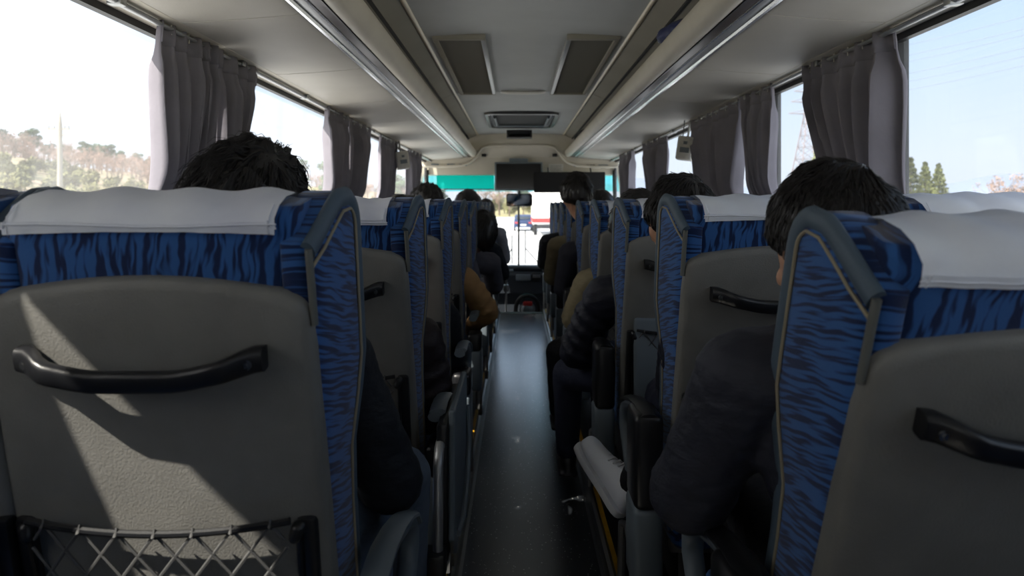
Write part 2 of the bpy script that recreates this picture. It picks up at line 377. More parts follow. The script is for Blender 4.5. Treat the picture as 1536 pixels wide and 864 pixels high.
air_grille(1, 'long slatted ceiling air grille nearer the door side curtains')

# roof hatch
t = thing('roof_hatch', 'dark recessed roof hatch with rounded frame in front ceiling', 'roof hatch', (.0, 7.0, 2.148))
def rrect(hx, hy, r, n=6):
    out = []
    for cx, cy, a0 in ((hx - r, hy - r, 0), (-hx + r, hy - r, 90), (-hx + r, -hy + r, 180), (hx - r, -hy + r, 270)):
        for k in range(n + 1):
            a = R(a0 + 90 * k / n); out.append((cx + r * math.cos(a), cy + r * math.sin(a)))
    return out
def rring(hx, hy, r, z): return [Vector((x, y, z)) for x, y in rrect(hx, hy, r)]
MB().loft([rring(.365, .6, .1, .0), rring(.36, .595, .1, -.028), rring(.34, .575, .09, -.034), rring(.325, .555, .08, -.028), rring(.32, .55, .08, .0)], False, False).build('outer_frame', 'black_plastic', t)
MB().loft([rring(.318, .548, .08, -.006), rring(.30, .53, .07, -.02), rring(.285, .51, .06, -.012)], False).build('inner_frame', 'grey_plastic', t)
MB().box((-.30, -.52, -.004), (.30, .52, .0)).build('hatch_lid', 'black_matte', t)
MB().box((-.25, .42, -.03), (.25, .46, -.012), .006).build('hatch_bar', 'grey_plastic', t)
for s in (-1, 1): MB().tube([(s*.27, .4, -.02), (s * .26, .1, -.04), (s * .27, -.3, -.02)], .012, 8).build('hatch_handle', 'grey_plastic', t)
# small display hanging under the front ceiling
t = thing('clock_display', 'small black clock display hanging below the roof hatch', 'display', (.0, 8.05, 2.10))
p0 = P(760, 195, 8.05); p1 = P(798, 208, 8.05)
t.location = ((p0.x + p1.x) / 2, 8.05, (p0.z + p1.z) / 2); hx = (p1.x - p0.x) / 2; hz = (p0.z - p1.z) / 2
MB().box((-hx, -.03, -hz), (hx, .05, hz), .008).build('housing', 'black_plastic', t)
MB().box((-hx * .85, -.034, -hz * .6), (hx * .85, -.029, hz * .7)).build('display_screen', 'screen', t, False)
MB().box((-hx, -.036, -hz), (hx, -.028, -hz * .82)).build('lower_trim', 'chrome_soft', t, False)
MB().box((-hx * .4, -.01, hz), (hx * .4, .03, 2.14 - t.location.z)).build('bracket', 'black_plastic', t)

# luggage racks
def rack(s, label):
    t = thing('luggage_rack', label, 'luggage rack', (s * .75, Y0, 1.84))
    L = lambda pts: [(s * x - t.location.x, z - 1.84) for x, z in pts]
    yA, yB = 0.0, 8.40 - Y0
    seams = [-2.6, -1.35, -.5, .35, 1.2, 2.06, 2.88, 3.74, 4.6, 5.45, 6.3, 7.1, 7.8, 8.4]
    for a, b in zip(seams[:-1], seams[1:]):
        MB().prism(L([(1.09, 1.813), (1.04, 1.814), (.88, 1.824), (.735, 1.836), (.722, 1.843), (.722, 1.862), (1.09, 1.84)]), a - Y0 + .003, b - Y0 - .004, 1).build('bottom_panel', 'panel', t, True, 30)
    MB().prism(L([(1.1, 1.83), (.72, 1.852), (.6, 1.87), (.6, 1.885), (1.1, 1.86)]), yA, yB, 1).build('shelf', 'black_matte', t, False)
    # profiled metal strips
    MB().prism(L([(.724, 1.843), (.716, 1.838), (.706, 1.838), (.702, 1.846), (.702, 1.86), (.724, 1.86)]), yA, yB, 1).build('metal_rail', 'chrome', t, False)
    MB().prism(L([(.702, 1.85), (.686, 1.846), (.672, 1.848), (.672, 1.862), (.702, 1.862)]), yA, yB, 1).build('metal_rail', 'chrome_soft', t, True, 60)
    MB().prism(L([(.672, 1.848), (.668, 1.845), (.662, 1.847), (.661, 1.862), (.672, 1.862)]), yA, yB, 1).build('metal_rail', 'chrome', t, False)
    MB().prism(L([(.661, 1.850), (.629, 1.852), (.629, 1.866), (.661, 1.866)]), yA, yB, 1).build('brown_strip', 'brown', t, False)
    MB().prism(L([(.631, 1.851), (.625, 1.851), (.625, 1.87), (.631, 1.87)]), yA, yB, 1).build('black_bead', 'black_plastic', t, False)
    nose = [(.624, 1.856), (.610, 1.850), (.595, 1.850), (.580, 1.856), (.568, 1.868), (.560, 1.885), (.556, 1.905), (.558, 1.925), (.566, 1.938), (.578, 1.942), (.590, 1.938), (.598, 1.90), (.61, 1.88), (.624, 1.876)]
    MB().prism(L(nose), yA, yB, 1).build('front_nose', 'cream', t, True, 50)
    MB().prism(L([(1.09, 1.815), (.722, 1.85), (.6, 1.862), (.6, 1.9), (1.05, 1.9)]), yB, yB + .01, 1).build('end_cap', 'cream', t, False)
    for k in range(3):
        yb = (2.6, 4.2, 5.8)[k] - Y0
    return t
rack(-1, 'overhead luggage rack with metal rail along the driver side')
rack(1, 'overhead luggage rack with metal rail along the door side')
# blue bag that pokes out of the right rack
m = MB()
c = Vector((.655, 2.78, 1.96)); m.ell(c, (.105, .17, .052)); m.ell(c + Vector((-.085, .02, .0)), (.03, .07, .03)); m.ell(c + Vector((.02, -.1, .0)), (.08, .1, .05))
t = thing('folded_bag', 'dark blue folded bag poking out over the luggage rack edge', 'bag', (.66, 2.78, 1.885))
o = obj('bag_body', remesh(m, 'bag_body', 'navy_bag', .008, 3, lambda p: .004 * noise.noise(p * 40)), t, -t.location)
MB().tube([(-.10, -.02, .07), (-.112, .02, .085), (-.105, .05, .07), (-.1, .07, .06)], .006, 6).build('strap', 'cover', t)
for s, yy in ((-1, 6.9), (1, 6.9)):
    m = MB().ell((s * .68, yy, 1.965), (.1, .26, .075)).ell((s * .64, yy + .1, 1.95), (.09, .12, .06))
    o = obj('duffel_bag', remesh(m, 'duffel_bag', 'black_matte', .012, 3)); tag(o, 'black soft bag lying in the %s rack by the roof hatch' % ('driver side' if s < 0 else 'door side'), 'bag', 'black bags in the racks')

# front header, front fascia
hy = 8.42
path = [(618, 249), (660, 249.5), (692, 248), (705, 243.5), (713, 236), (718, 228), (723, 221.5), (733, 218.5), (776, 218), (822, 218.5), (833, 221.5), (838, 228), (844, 236), (852, 243.5), (866, 248), (895, 250), (932, 250)]
pp = [(P(x, y, 8.36).x, P(x, y, 8.36).z) for x, y in path]
hd = struct(MB().prism(pp + [(1.25, pp[-1][1]), (1.25, 2.25), (-1.25, 2.25), (-1.25, pp[0][1])], 8.40, 8.52, 1).build('wall_front_header', 'cream', smooth=False))
MB().tube([(x, 8.39, z) for x, z in pp], .018, 8, up=(0, 1, 0)).build('arch_lip', 'cream', hd)
for x, y in ((668, 238), (839, 237)): 
    q = P(x - 8 if x < 700 else x - 9, y, 8.6)
for px in (726, 832):
    q = P(px, 233, 8.6); MB().box((q.x - .03, 8.575, q.z - .02), (q.x + .03, 8.6, q.z + .02), .006).build('small_vent', 'black_plastic', hd)
q0 = P(640, 262, 8.62); q1 = P(920, 262, 8.62)
struct(MB().prism([(8.52, 2.25), (8.52, 1.98), (8.62, 1.86), (8.64, q0.z), (8.75, q0.z - .01), (8.95, q0.z + .02), (8.95, 2.25)], -1.25, 1.25, 0).build('wall_front_upper', 'cream', smooth=False))
for px in (648, 672, 690): 
    q = P(px + 4, 249, 8.36)
    MB().box((q.x - .05, 8.385, q.z + .005), (q.x + .05, 8.41, q.z + .03), .005).build('header_vent', 'grey_plastic', hd)
for px, mt in ((868, 'grey_plastic'), (886, 'black_plastic'), (905, 'grey_plastic')):
    q = P(px, 250, 8.36)
    MB().box((q.x - .06, 8.385, q.z + .004), (q.x + .06, 8.41, q.z + .028), .005).build('header_vent', mt, hd)

# TV, dark board, notice
def board(name, x0, y0, x1, y1, d, depth, label, cat, frame_mat, face_mat, bez=.018):
    a = P(x0, y0, d); b = P(x1, y1, d); t = thing(name, label, cat, ((a.x + b.x) / 2, d, b.z)); hx = (b.x - a.x) / 2; h = a.z - b.z
    MB().box((-hx, 0, 0), (hx, depth, h), .01).build('casing', frame_mat, t)
    MB().box((-hx + bez, -.004, bez), (hx - bez, .004, h - bez)).build('screen_face', face_mat, t, False)
    return t, hx, h
t, hx, h = board('television', 742, 243, 814, 286, 8.50, .07, 'flat television hanging above the windshield centre, screen off', 'television', 'grey_plastic', 'screen', .022)
MB().box((-.12, .03, h), (.12, .08, h + .05), .004).build('mount', 'grey_plastic', t)
t, hx, h = board('sun_visor', 801, 258, 908, 289, 8.40, .025, 'wide black visor panel overlapping the television corner', 'visor', 'black_matte', 'black_matte', .012)
for s in (-.6, .6): MB().tube([(s * hx, .015, h), (s * hx, .1, h + .06)], .008, 6).build('hinge', 'black_plastic', t)
a = P(823, 246, 8.6); b = P(845, 258, 8.6)
t = thing('paper_notice', 'white paper notice taped beside the television', 'notice', ((a.x + b.x) / 2, 8.60, b.z))
MB().box((-(b.x - a.x) / 2, 0, 0), ((b.x - a.x) / 2, .003, a.z - b.z)).build('sheet', 'paper', t, False)
for k in range(5): MB().box((-(b.x - a.x) * .4, -.001, (a.z - b.z) * (.15 + .16 * k)), ((b.x - a.x) * (.4 - .1 * (k % 2)), .001, (a.z - b.z) * (.18 + .16 * k))).build('print_line', 'hair_grey', t, False)

# windshield with tint band, pillars, wipers
wz0, wz1 = .44, 1.70
ws = struct(MB().box((-1.4, 8.86, wz0 - .06), (1.4, 8.92, wz0)).box((-1.4, 8.86, wz1), (1.4, 8.95, wz1 + .08)).build('window_17', 'dark_frame', None, False))
tz = P(0, 287, 8.88).z
MB().add([(-1.38, 8.9, wz0), (1.38, 8.9, wz0), (1.38, 8.9, tz), (-1.38, 8.9, tz)], [(0, 1, 2, 3)]).build('pane', 'glass_wind', ws, False)
MB().add([(-1.38, 8.9, tz), (1.38, 8.9, tz), (1.38, 8.9, wz1), (-1.38, 8.9, wz1)], [(0, 1, 2, 3)]).build('tint_pane', 'glass_teal', ws, False)
for s in (-1, 1):
    struct(MB().tube([(s * 1.40, 8.86, -.1), (s * 1.40, 8.86, .9), (s * 1.37, 8.84, 1.5), (s * 1.30, 8.8, 1.78)], .065, 10).build('trim_%d' % (6 if s < 0 else 7), 'cream'))
    MB().tube([(s * 1.225, 8.64, .4), (s * 1.225, 8.64, 1.1), (s * 1.215, 8.64, 1.7)], .026, 8).build('trim_%d' % (8 if s < 0 else 9), 'dark_frame')['kind'] = 'structure'
a = P(655, 261, 8.7); b = P(741, 284, 8.7)
t = thing('roller_blind', 'teal roller sun shade drawn down at windshield top', 'blind', ((a.x + b.x) / 2, 8.7, b.z)); hx = (b.x - a.x) / 2
MB().box((-hx, -.001, 0), (hx, .001, a.z - b.z)).build('shade_cloth', 'shade_teal', t, False)
MB().tube([(-hx, 0, 0), (hx, 0, 0)], .007, 8).build('bottom_bar', 'grey_plastic', t)
MB().tube([(-hx - .02, 0, a.z - b.z), (hx + .02, 0, a.z - b.z)], .016, 8).build('roller', 'dark_frame', t)
# inside mirror on its post
c = P(779, 300, 8.55); t = thing('rear_view_mirror', 'rounded rear view mirror fixed on the windshield post', 'mirror', c, None, (R(9), 0, R(-4)))
MB().loft([[Vector((x, y_, z)) for x, z in rrect(hx_, hz_, .03)] for hx_, hz_, y_ in ((.13, .05, .03), (.165, .08, .02), (.168, .083, 0), (.16, .076, -.008))], True).build('housing', 'dark_frame', t)
MB().prism(rrect(.152, .068, .028), -.0105, -.009, 1).build('mirror_glass', 'mirror', t, False)
MB().tube([(0, .03, .0), (0, .06, .11)], .012, 8).build('stem', 'dark_frame', t)
a = P(778, 284, 8.72); b = P(778, 402, 8.72)
t = tag(MB().tube([a, b], .013, 8).build('windshield_post', 'dark_frame'), 'slim dark vertical post dividing the windshield', 'post')
for k, (px, ptop, arm) in enumerate(((768, 352, -8), (788, 345, 14))):
    t = thing('windshield_wiper', 'thin black windshield wiper parked upright %s the dividing post' % ('on the driver side of' if k == 0 else 'on the door side of'), 'wiper', P(px, 400, 8.98))
    q = t.location
    MB().tube([P(px, ptop, 8.98) - q, P(px, 396, 8.98) - q], .009, 6).build('blade', 'black_plastic', t)
    MB().tube([P(px, 372, 8.99) - q, P(px + arm, 388, 9.0) - q, P(px + arm * 2, 402, 9.0) - q], .008, 6).build('arm', 'black_plastic', t)
    e_ = P(px + arm * 2, 402, 9.0); MB().tube([Vector((e_.x, 8.88, .43)) - q, Vector((e_.x, 9.01, .40)) - q], .014, 8).build('pivot', 'black_plastic', t)

# dashboard
t = thing('dashboard', 'dark dashboard with instrument panel below the windshield', 'dashboard', (0, 8.5, -.42))
ztop = P(0, 401, 8.3).z + .42
MB().prism([(-.25, 0), (-.28, ztop - .32), (-.36, ztop - .3), (-.38, ztop - .08), (-.30, ztop), (.38, ztop - .02), (.38, 0)], -1.2, 1.2, 0).build('body', 'dash', t, False)
MB().tube([(-1.2, -.33, ztop - .01), (-.1, -.33, ztop + .005), (.35, -.33, ztop + .0), (1.2, -.33, ztop - .01)], .03, 8).build('front_lip', 'dash', t)
for a0, a1, mt in ((P(774, 412, 8.1), P(796, 421, 8.1), 'grey_plastic'), (P(798, 409, 8.1), P(811, 421, 8.1), 'black_plastic'), (P(735, 410, 8.1), P(755, 420, 8.1), 'grey_plastic')):
    MB().box((a0.x, -.405, a1.z + .42), (a1.x, -.36, a0.z + .42), .008).build('instrument_panel', mt, t)
for k in range(5):
    q = P(800 + k * 2.4, 414, 8.1); MB().box((q.x - .006, -.412, q.z + .40), (q.x + .006, -.39, q.z + .44), .002).build('switch', 'chrome_soft', t)
# bag frame in the middle
q = P(791, 466, 8.0); t = thing('floor_bin', 'dark bin holding clear grey bags below the dashboard', 'bin', (q.x, 7.98, -.42))
MB().box((-.17, -.1, 0), (.17, .1, .34), .02).build('body', 'black_plastic', t)
arch = [(.14 * math.cos(R(a)), .42 + .17 * math.sin(R(a))) for a in range(0, 181, 15)]
MB().tube([(.14, -.05, .0)] + [(x, -.05, z) for x, z in arch] + [(-.14, -.05, 0)], .025, 8, up=(0, 1, 0)).build('hoop', 'black_plastic', t)
m = MB().ell((0, -.04, .42), (.10, .06, .1)).ell((.02, -.06, .30), (.1, .06, .09)).ell((-.02, -.07, .2), (.09, .06, .06))
obj('bag', remesh(m, 'bag', 'grey_plastic', .012, 2, lambda p: .012 * noise.noise(p * 14)), t)
MB().box((-.05, -.095, .47), (.06, -.05, .52), .01).build('red_cap', 'red', t)
q0 = P(762, 412, 7.7); q1 = P(759, 466, 7.7)
t = thing('grab_pole', 'slim metal grab pole at the front end of the aisle', 'pole', (q1.x, 7.75, .0))
t.location = (q1.x, 7.75, -.42)
MB().tube([(0, 0, 0), (0, 0, q0.z + .42), (.02, .03, q0.z + .46), (.08, .06, q0.z + .46)], .014, 8).build('tube', 'steel', t)
MB().tube([(0, 0, 0), (0, 0, .02)], .04, 12).build('base', 'black_plastic', t)
MB().box((-.03, -.03, q0.z + .22), (.03, .03, q0.z + .3), .01).build('clamp', 'steel', t)

# speakers hanging under the racks
def speaker(px, py, d, s, label):
    t = thing('wall_speaker', label, 'speaker', P(px, py, d), 'white speakers under the racks', (0, R(8 * s), R(-22 * s)))
    MB().box((-.055, -.055, -.085), (.055, .055, .075), .014).build('cabinet', 'white_plastic', t)
    MB().box((-.046, -.059, -.075), (.046, -.054, .062), .004).build('front_panel', 'paper', t)
    MB().box((-.03, -.062, -.035), (.03, -.058, .0)).build('badge', 'grey_plastic', t)
    MB().box((-.012, -.062, .02), (.012, -.058, .04)).build('badge', 'grey_plastic', t)
    zr = 1.82 - t.location.z
    MB().tube([(0, .02, .07), (0, .02, zr)], .008, 8).build('bracket', 'steel', t)
    MB().tube([(-.03, .0, .07), (-.035, .0, zr)], .004, 6).build('cable', 'cord', t)
speaker(1029, 222, 4.45, 1, 'white box speaker hanging by the door side curtains')
speaker(603, 240, 5.9, -1, 'white box speaker hanging by the driver side curtains')

# ================================================================== CURTAINS
def curtain(s, y0, y1, b0, b1, zb, folds, label, seed=0, amp=.044):
    rnd = random.Random(seed); ph = rnd.random() * 6; nu = folds * 14; nv = 26; m = MB(); vs = []; fs = []
    base_y = (y0 + y1) / 2; zt = 1.808
    for j in range(nv + 1):
        t = j / nv; z = lerp(zt, zb, t)
        k = sstep(0, 1, t); ya, yb = lerp(y0, b0, k), lerp(y1, b1, k)
        xw = 1.13 + .01 * t + .035 * sstep(.5, .72, t)
        for i in range(nu + 1):
            u = i / nu
            a = 2 * math.pi * folds * (u + .035 * math.sin(7 * u + seed) + .02 * math.sin(13 * u + 2 * seed)) + ph + .5 * math.sin(3 * u + t * 2.0 + seed)
            sn = math.sin(a); f = math.copysign(abs(sn) ** .7, sn) + .30 * math.sin(2 * a + 1.7 * t + seed)
            g = amp * (.45 + .55 * sstep(.0, .2, t)) * (1 - .35 * sstep(.06, .09, t) * (1 - sstep(.09, .15, t))) * (.75 + .25 * math.sin(5 * u + 3 * seed)) * (1 - .6 * sstep(.5, .72, t))
            y = lerp(ya, yb, u) + .016 * math.cos(a) * (.6 + .5 * t)
            x = s * (xw - g * f + .006 * math.sin(9 * t + 5 * u))
            vs.append(Vector((x - s * 1.13, y - base_y, z - zt)))
    W = nu + 1
    for j in range(nv):
        for i in range(nu): fs.append((j * W + i, j * W + i + 1, (j + 1) * W + i + 1, (j + 1) * W + i))
    t = thing('window_curtain', label, 'curtain', (s * 1.13, base_y, zt), 'grey mauve curtains at the side windows')
    me = MB().add(vs, fs).mesh('cloth_panel', 'curtain'); o = obj('cloth_panel', me, t)
    md = o.modifiers.new('t', 'SOLIDIFY'); md.thickness = .004
    # stitched heading tape
    hv = []; hf = []
    rows = [0, 1, 2]
    for j in rows:
        for i in range(W): 
            q = vs[j * W + i].copy(); q.x -= s * .0045; hv.append(q)
    for j in range(2):
        for i in range(nu): hf.append((j * W + i, j * W + i + 1, (j + 1) * W + i + 1, (j + 1) * W + i))
    o2 = obj('heading_tape', MB().add(hv, hf).mesh('heading_tape', 'curtain'), t)
    md = o2.modifiers.new('t', 'SOLIDIFY'); md.thickness = .003
    n = max(2, int((y1 - y0) / .09))
    hook = MB().tube([(0, 0, -.03), (0, .004, -.008), (0, 0, .0), (0, -.006, -.006)], .0025, 5).mesh('hook', 'white_plastic')
    for k in range(n): obj('hook', hook, t, (-s * .006, lerp(y0, y1, (k + .5) / n) - base_y, .0))
curtain(-1, 2.02, 2.35, 2.03, 2.30, .95, 5, 'grey curtain with bright sunlit folds at the driver side window beside messy hair', 1, .046)
curtain(-1, 2.38, 2.77, 2.33, 2.5, .95, 4, 'grey curtain tapering downward just ahead of the bright-folded driver side one', 2)
curtain(-1, 3.76, 4.2, 3.78, 4.08, .95, 3, 'slim curtain with white sun stripes on the driver side, middle windows', 3)
curtain(-1, 4.26, 4.85, 4.02, 4.5, .95, 3, 'shaded mauve curtain ahead of the white-striped one on the driver side', 4)
curtain(-1, 5.25, 5.95, 5.2, 5.7, .95, 5, 'flat mauve curtain behind the driver side speaker', 5, .024)
curtain(-1, 6.65, 7.5, 6.6, 7.2, .95, 4, 'mauve curtain next to the driver side windshield pillar', 6)
curtain(-1, .585, 1.24, .575, 1.22, .95, 8, 'unseen grey curtain added beside the messy black hair row to narrow the sun patch', 13)  # added out of view; its rear edge trims the sunbeam on the seat back
curtain(-1, -.35, .30, -.30, .02, .95, 5, 'unseen grey curtain added at the driver side rear window to shape the sunbeam', 12)  # out of view, put here to cut the incoming sun into a wedge
curtain(1, 2.11, 2.72, 2.13, 2.40, .95, 6, 'broad grey curtain by the door side window post above the short-haired man', 7, .048)
curtain(1, 3.07, 3.46, 3.08, 3.32, .95, 4, 'narrow grey curtain at the second door side window post', 8)
curtain(1, 3.52, 4.42, 3.62, 4.15, .95, 6, 'wide two-tone curtain behind the door side speaker', 9)
curtain(1, 5.25, 6.15, 5.3, 5.75, .95, 4, 'grey curtain ahead of the door side speaker', 10)
curtain(1, 6.7, 7.5, 6.75, 7.25, .95, 4, 'grey curtain next to the door side windshield pillar', 11)

# ================================================================== SEATS
T = .775                                    # length of the backrest from its pivot
PZ = .485                                   # pivot height above the aisle floor
def yf_wing(z):
    y = lerp(.150, .190, sstep(.34, .52, z))
    if z > T - .06: y -= .06 - math.sqrt(max(0, .06 ** 2 - (z - (T - .06)) ** 2))
    return y
def yr_wing(z): return .004 if z < T - .05 else .004 + (z - (T - .05)) / .05 * .10
FLARE = 1
def xo_wing(y, z): return lerp(.222 if FLARE else .214, lerp(.228, .245, sstep(.3, .5, z)) if FLARE else .214, min(1, max(0, y / .19)) ** .8)
def wing_mesh(s):
    zs = [0, .06, .15, .25, .35, .42, .5, .56, .62, .66, .69, T - .06, T - .05, T - .038, T - .026, T - .015, T - .007, T - .002]
    rings = []
    for z in zs:
        yr, yf = yr_wing(z), yf_wing(z); ring = []
        shr = 1 - .5 * sstep(T - .02, T, z)
        for k in range(20):
            a = 2 * math.pi * k / 20; c, sn = math.cos(a), math.sin(a)
            u = math.copysign(abs(c) ** .45, c); v = math.copysign(abs(sn) ** .45, sn)
            y = lerp(yr, yf, (v + 1) / 2); xi = .172; xo = xo_wing(y, z)
            mid = (xi + xo) / 2; hw = (xo - xi) / 2 * (shr if u > 0 else 1)
            ring.append(Vector((s * (mid + u * hw), y, z)))
        rings.append(ring)
    return MB().loft(rings).mesh('side_bolster', 'fab_side', True, 60)
def wing_path(off):
    """edge of the bolster's outer face: rear corner, over the top, down the front; pushed inwards by off"""
    raw = [(.004, T - .052), (.03, T - .039), (.055, T - .026), (.08, T - .014), (.1, T - .005), (.115, T - .001)]
    for a in range(20, 91, 14): raw.append((.13 + .06 * math.sin(R(a)), T - .06 + .06 * math.cos(R(a))))
    for z in (.68, .62, .56, .5, .44, .36, .26, .15, .03): raw.append((yf_wing(z), z))
    out = []
    for i, p in enumerate(raw):
        a = Vector(raw[max(0, i - 1)]); b = Vector(raw[min(len(raw) - 1, i + 1)]); t = (b - a).normalized(); n = Vector((t.y, -t.x))
        q = Vector(p) + n * off; out.append((q.x, q.y))
    return out
def band_mesh(s):
    pts = [(s * (xo_wing(y, z) - .008), y, z) for y, z in wing_path(.009)]
    return MB().tube(pts, .0165, 12, up=(s, 0, 0), flat=(1, .62)).mesh('edge_band', 'band', True, 70)
def piping_mesh(s):
    pts = [(s * (xo_wing(y, z) + .0005), y, z) for y, z in wing_path(.0265)]
    pts[0] = (s * (xo_wing(0, .7) + .0005), .004, T - .080)
    return MB().tube(pts, .0026, 6, up=(s, 0, 0)).mesh('piping', 'piping', True, 70)
def corner_piping(s):
    k_ = .219 if FLARE else .211
    return MB().tube([(s * k_, .002, T - .055), (s * (k_ + .0015), .0005, T - .09), (s * (k_ + .003), -.001, T - .16)], .0055, 8).mesh('corner_piping', 'corner', True, 70)
def pad_mesh():
    zs = [0, .1, .25, .4, .5, .58, .66, .70, .73, T - .038, T - .028, T - .018, T - .010, T - .004]
    rings = []; r = .045
    for z in zs:
        ins = 0 if z < T - r else r - math.sqrt(max(0, r * r - (z - (T - r)) ** 2))
        y0 = .003 + .7 * ins + (.004 if z > T - .034 else 0); y1 = lerp(.115, .145, sstep(.42, .56, z)) - ins
        ring = []
        for k in range(28):
            a = 2 * math.pi * k / 28; c, sn = math.cos(a), math.sin(a)
            u = math.copysign(abs(c) ** .35, c); v = math.copysign(abs(sn) ** .35, sn)
            ring.append(Vector((u * .2, lerp(y0, y1, (v + 1) / 2), z)))
        rings.append(ring)
    return MB().loft(rings).mesh('backrest', 'fab_rear', True, 60)
def shell_outline(n=14):
    pts = []
    zc = T - .118; xr = .224; r = .032
    for z in (-.10, .0, .1, .2, .3, .4, .5, .58): pts.append((lerp(lerp(.218, .229, sstep(-.1, .1, z)), xr - .004, sstep(.1, .62, z)), z))
    for k in range(1, 8): a = R(90 * k / 8); pts.append((xr - .006 - r + r * math.cos(a), zc - r + r * math.sin(a) + .003 * math.sin(a)))
    top = []
    for k in range(n + 1):
        x = (xr - .006 - r) * (1 - 2 * k / n); top.append((x, zc + .003 + .024 * (1 - (x / .2) ** 2)))
    left = [(-x, z) for x, z in reversed(pts)]
    bot = [(.222 - .444 * k / 8, -.10) for k in range(8, 0, -1)]
    return pts + top + left + [(-.15, -.1), (-.05, -.1), (.05, -.1), (.15, -.1)]
def shell_mesh(kx=1.0):
    o = shell_outline(); cz = .28; rings = []
    for sc_, y in ((1.0, .02), (1.0, .002), (.992, -.006), (.975, -.0105), (.93, -.0135), (.8, -.017), (.6, -.020), (.4, -.022), (.2, -.0235), (.02, -.024)):
        rings.append([Vector((x * sc_ * kx, y, cz + (z - cz) * (1 - (1 - sc_) * (.6 if sc_ > .9 else 1)))) for x, z in o])
    return MB().loft(rings).mesh('back_shell', 'shell', True, 70)
def handle_mesh():
    rings = []
    for k in range(25):
        u = -1 + k / 12; x = .162 * u; au = abs(u)
        z = T - .216 + .020 * sstep(.25, 1.0, au) ; y = -.027 - .030 * (1 - sstep(.66, .98, au))
        hz = lerp(.0145, .018, sstep(.6, .9, au)); hy = lerp(.010, .014, sstep(.6, .9, au))
        if au > .93: hz *= .94; hy *= .95
        ring = []
        for j in range(14):
            a = 2 * math.pi * j / 14; c, sn = math.cos(a), math.sin(a)
            ring.append(Vector((x, y + math.copysign(abs(c) ** .6, c) * hy, z + math.copysign(abs(sn) ** .6, sn) * hz)))
        rings.append(ring)
    return MB().loft(rings).mesh('grab_handle', 'black_plastic', True, 60)
def screw_mesh():
    m = MB().tube([(0, 0, 0), (0, -.0035, 0)], .0075, 14, up=(0, 0, 1)); m.tube([(0, -.003, 0), (0, -.006, 0)], .004, 6); return m.mesh('screw', 'steel', True, 30)
def cover_mesh(drop, hw, seed=0):
    """antimacassar: hangs down behind, over the top, down in front"""
    pr = [(-.004, T - .002 - drop), (-.005, T - drop * .6 - .002), (-.003, T - .030), (.002, T - .012), (.02, T + .004), (.05, T + .011), (.09, T + .011), (.13, T + .002), (.150, T - .03), (.152, T - .08), (.153, T - .16), (.150, T - .24)]
    nx = 30; vs = []; fs = []
    for j, (y, z) in enumerate(pr):
        for i in range(nx + 1):
            x = -hw + 2 * hw * i / nx
            wv = .0022 * math.sin(x * 60 + j * .8 + seed) + .0018 * noise.noise(Vector((x * 12, j * .6, seed)))
            zz = z + (wv * 1.4 if 2 < j < 8 else 0) - (.004 * (x / hw) ** 2 if j > 1 else .002 * math.sin(x * 20 + seed))
            vs.append(Vector((x * (1 + .02 * (j in (0,))), y - abs(wv) * (1 if j < 4 else -1), zz)))
    for j in range(len(pr) - 1):
        for i in range(nx): a = j * (nx + 1) + i; fs.append((a, a + 1, a + nx + 2, a + nx + 1))
    me = MB().add(vs, fs).mesh('headrest_cover', 'cover', True, 80)
    hem = [vs[i] + Vector((0, -.0016, .007)) for i in range(nx + 1)]
    edge = [vs[j * (nx + 1) + nx] + Vector((-.007, -.001, .0015)) for j in range(5)]
    hm = MB().tube(hem, .0013, 5); hm.tube(edge, .0013, 5); hm.tube([Vector((-p.x, p.y, p.z)) for p in edge], .0013, 5)
    return me, hm.mesh('hem_stitch', 'cover', True, 80)
def net_parts():
    zb = .338
    def barp(u): return Vector((.182 * u, -.036 - .012 * (1 - u * u), zb + .012 * u * u - .008))
    bar = MB().tube([barp(-1 + k / 10) for k in range(21)], .0052, 8).mesh('pocket_bar', 'black_plastic')
    m = MB(); nx = 7
    H = .30
    def q(u, t): # t: 0 at the bar, 1 at the foot of the pocket
        p = barp(u); return Vector((p.x * (1 - .04 * math.sin(math.pi * t)), lerp(p.y, -.026, t) - .012 * math.sin(math.pi * t), lerp(p.z, zb - H, t)))
    step = 2 / nx
    for k in range(-nx, nx * 2):
        for sg in (1, -1):
            pts = []
            for j in range(25):
                t = j / 24; u = -1 + step * (k + .5) + sg * t * 1.25
                if -1 <= u <= 1: pts.append(q(u, t))
            if len(pts) > 1: m.tube(pts, .0024, 5)
    for k in range(nx):                     # loops round the bar
        p = barp(-1 + step * (k + .5)); m.tube([p + Vector((0, 0, -.007)), p + Vector((0, -.007, 0)), p + Vector((0, 0, .007)), p + Vector((0, .006, 0))], .0021, 5, closed=True)
    net = m.mesh('pocket_net', 'cord')
    s = MB()
    slots = []
    for sg in (-1, 1):
        slots.append(MB().box((sg * .198 - .015, -.024, .0), (sg * .198 + .015, .0, .335), .008).mesh('pocket_channel', 'black_plastic'))
    post = [MB().cap((sg * .190, -.028, .325), (sg * .186, -.034, .315), .011, .009).tube([(sg * .19, -.03, .31), (sg * .186, -.028, .02)], .004, 6).mesh('pocket_post', 'black_plastic') for sg in (-1, 1)]
    return bar, net, slots, post
SM = {}
for FLARE in (0, 1):
    for s in (-1, 1):
        SM['wing', s, FLARE] = wing_mesh(s); SM['band', s, FLARE] = band_mesh(s); SM['pipe', s, FLARE] = piping_mesh(s); SM['cpipe', s, FLARE] = corner_piping(s)
SM['pad'] = pad_mesh(); SM['shell'] = shell_mesh(); SM['shell_narrow'] = shell_mesh(.94); SM['handle'] = handle_mesh(); SM['screw'] = screw_mesh()
SM['cover'] = [cover_mesh(.026, .178, 1), cover_mesh(.036, .178, 3), cover_mesh(.034, .172, 5)]
SM['net'] = net_parts()
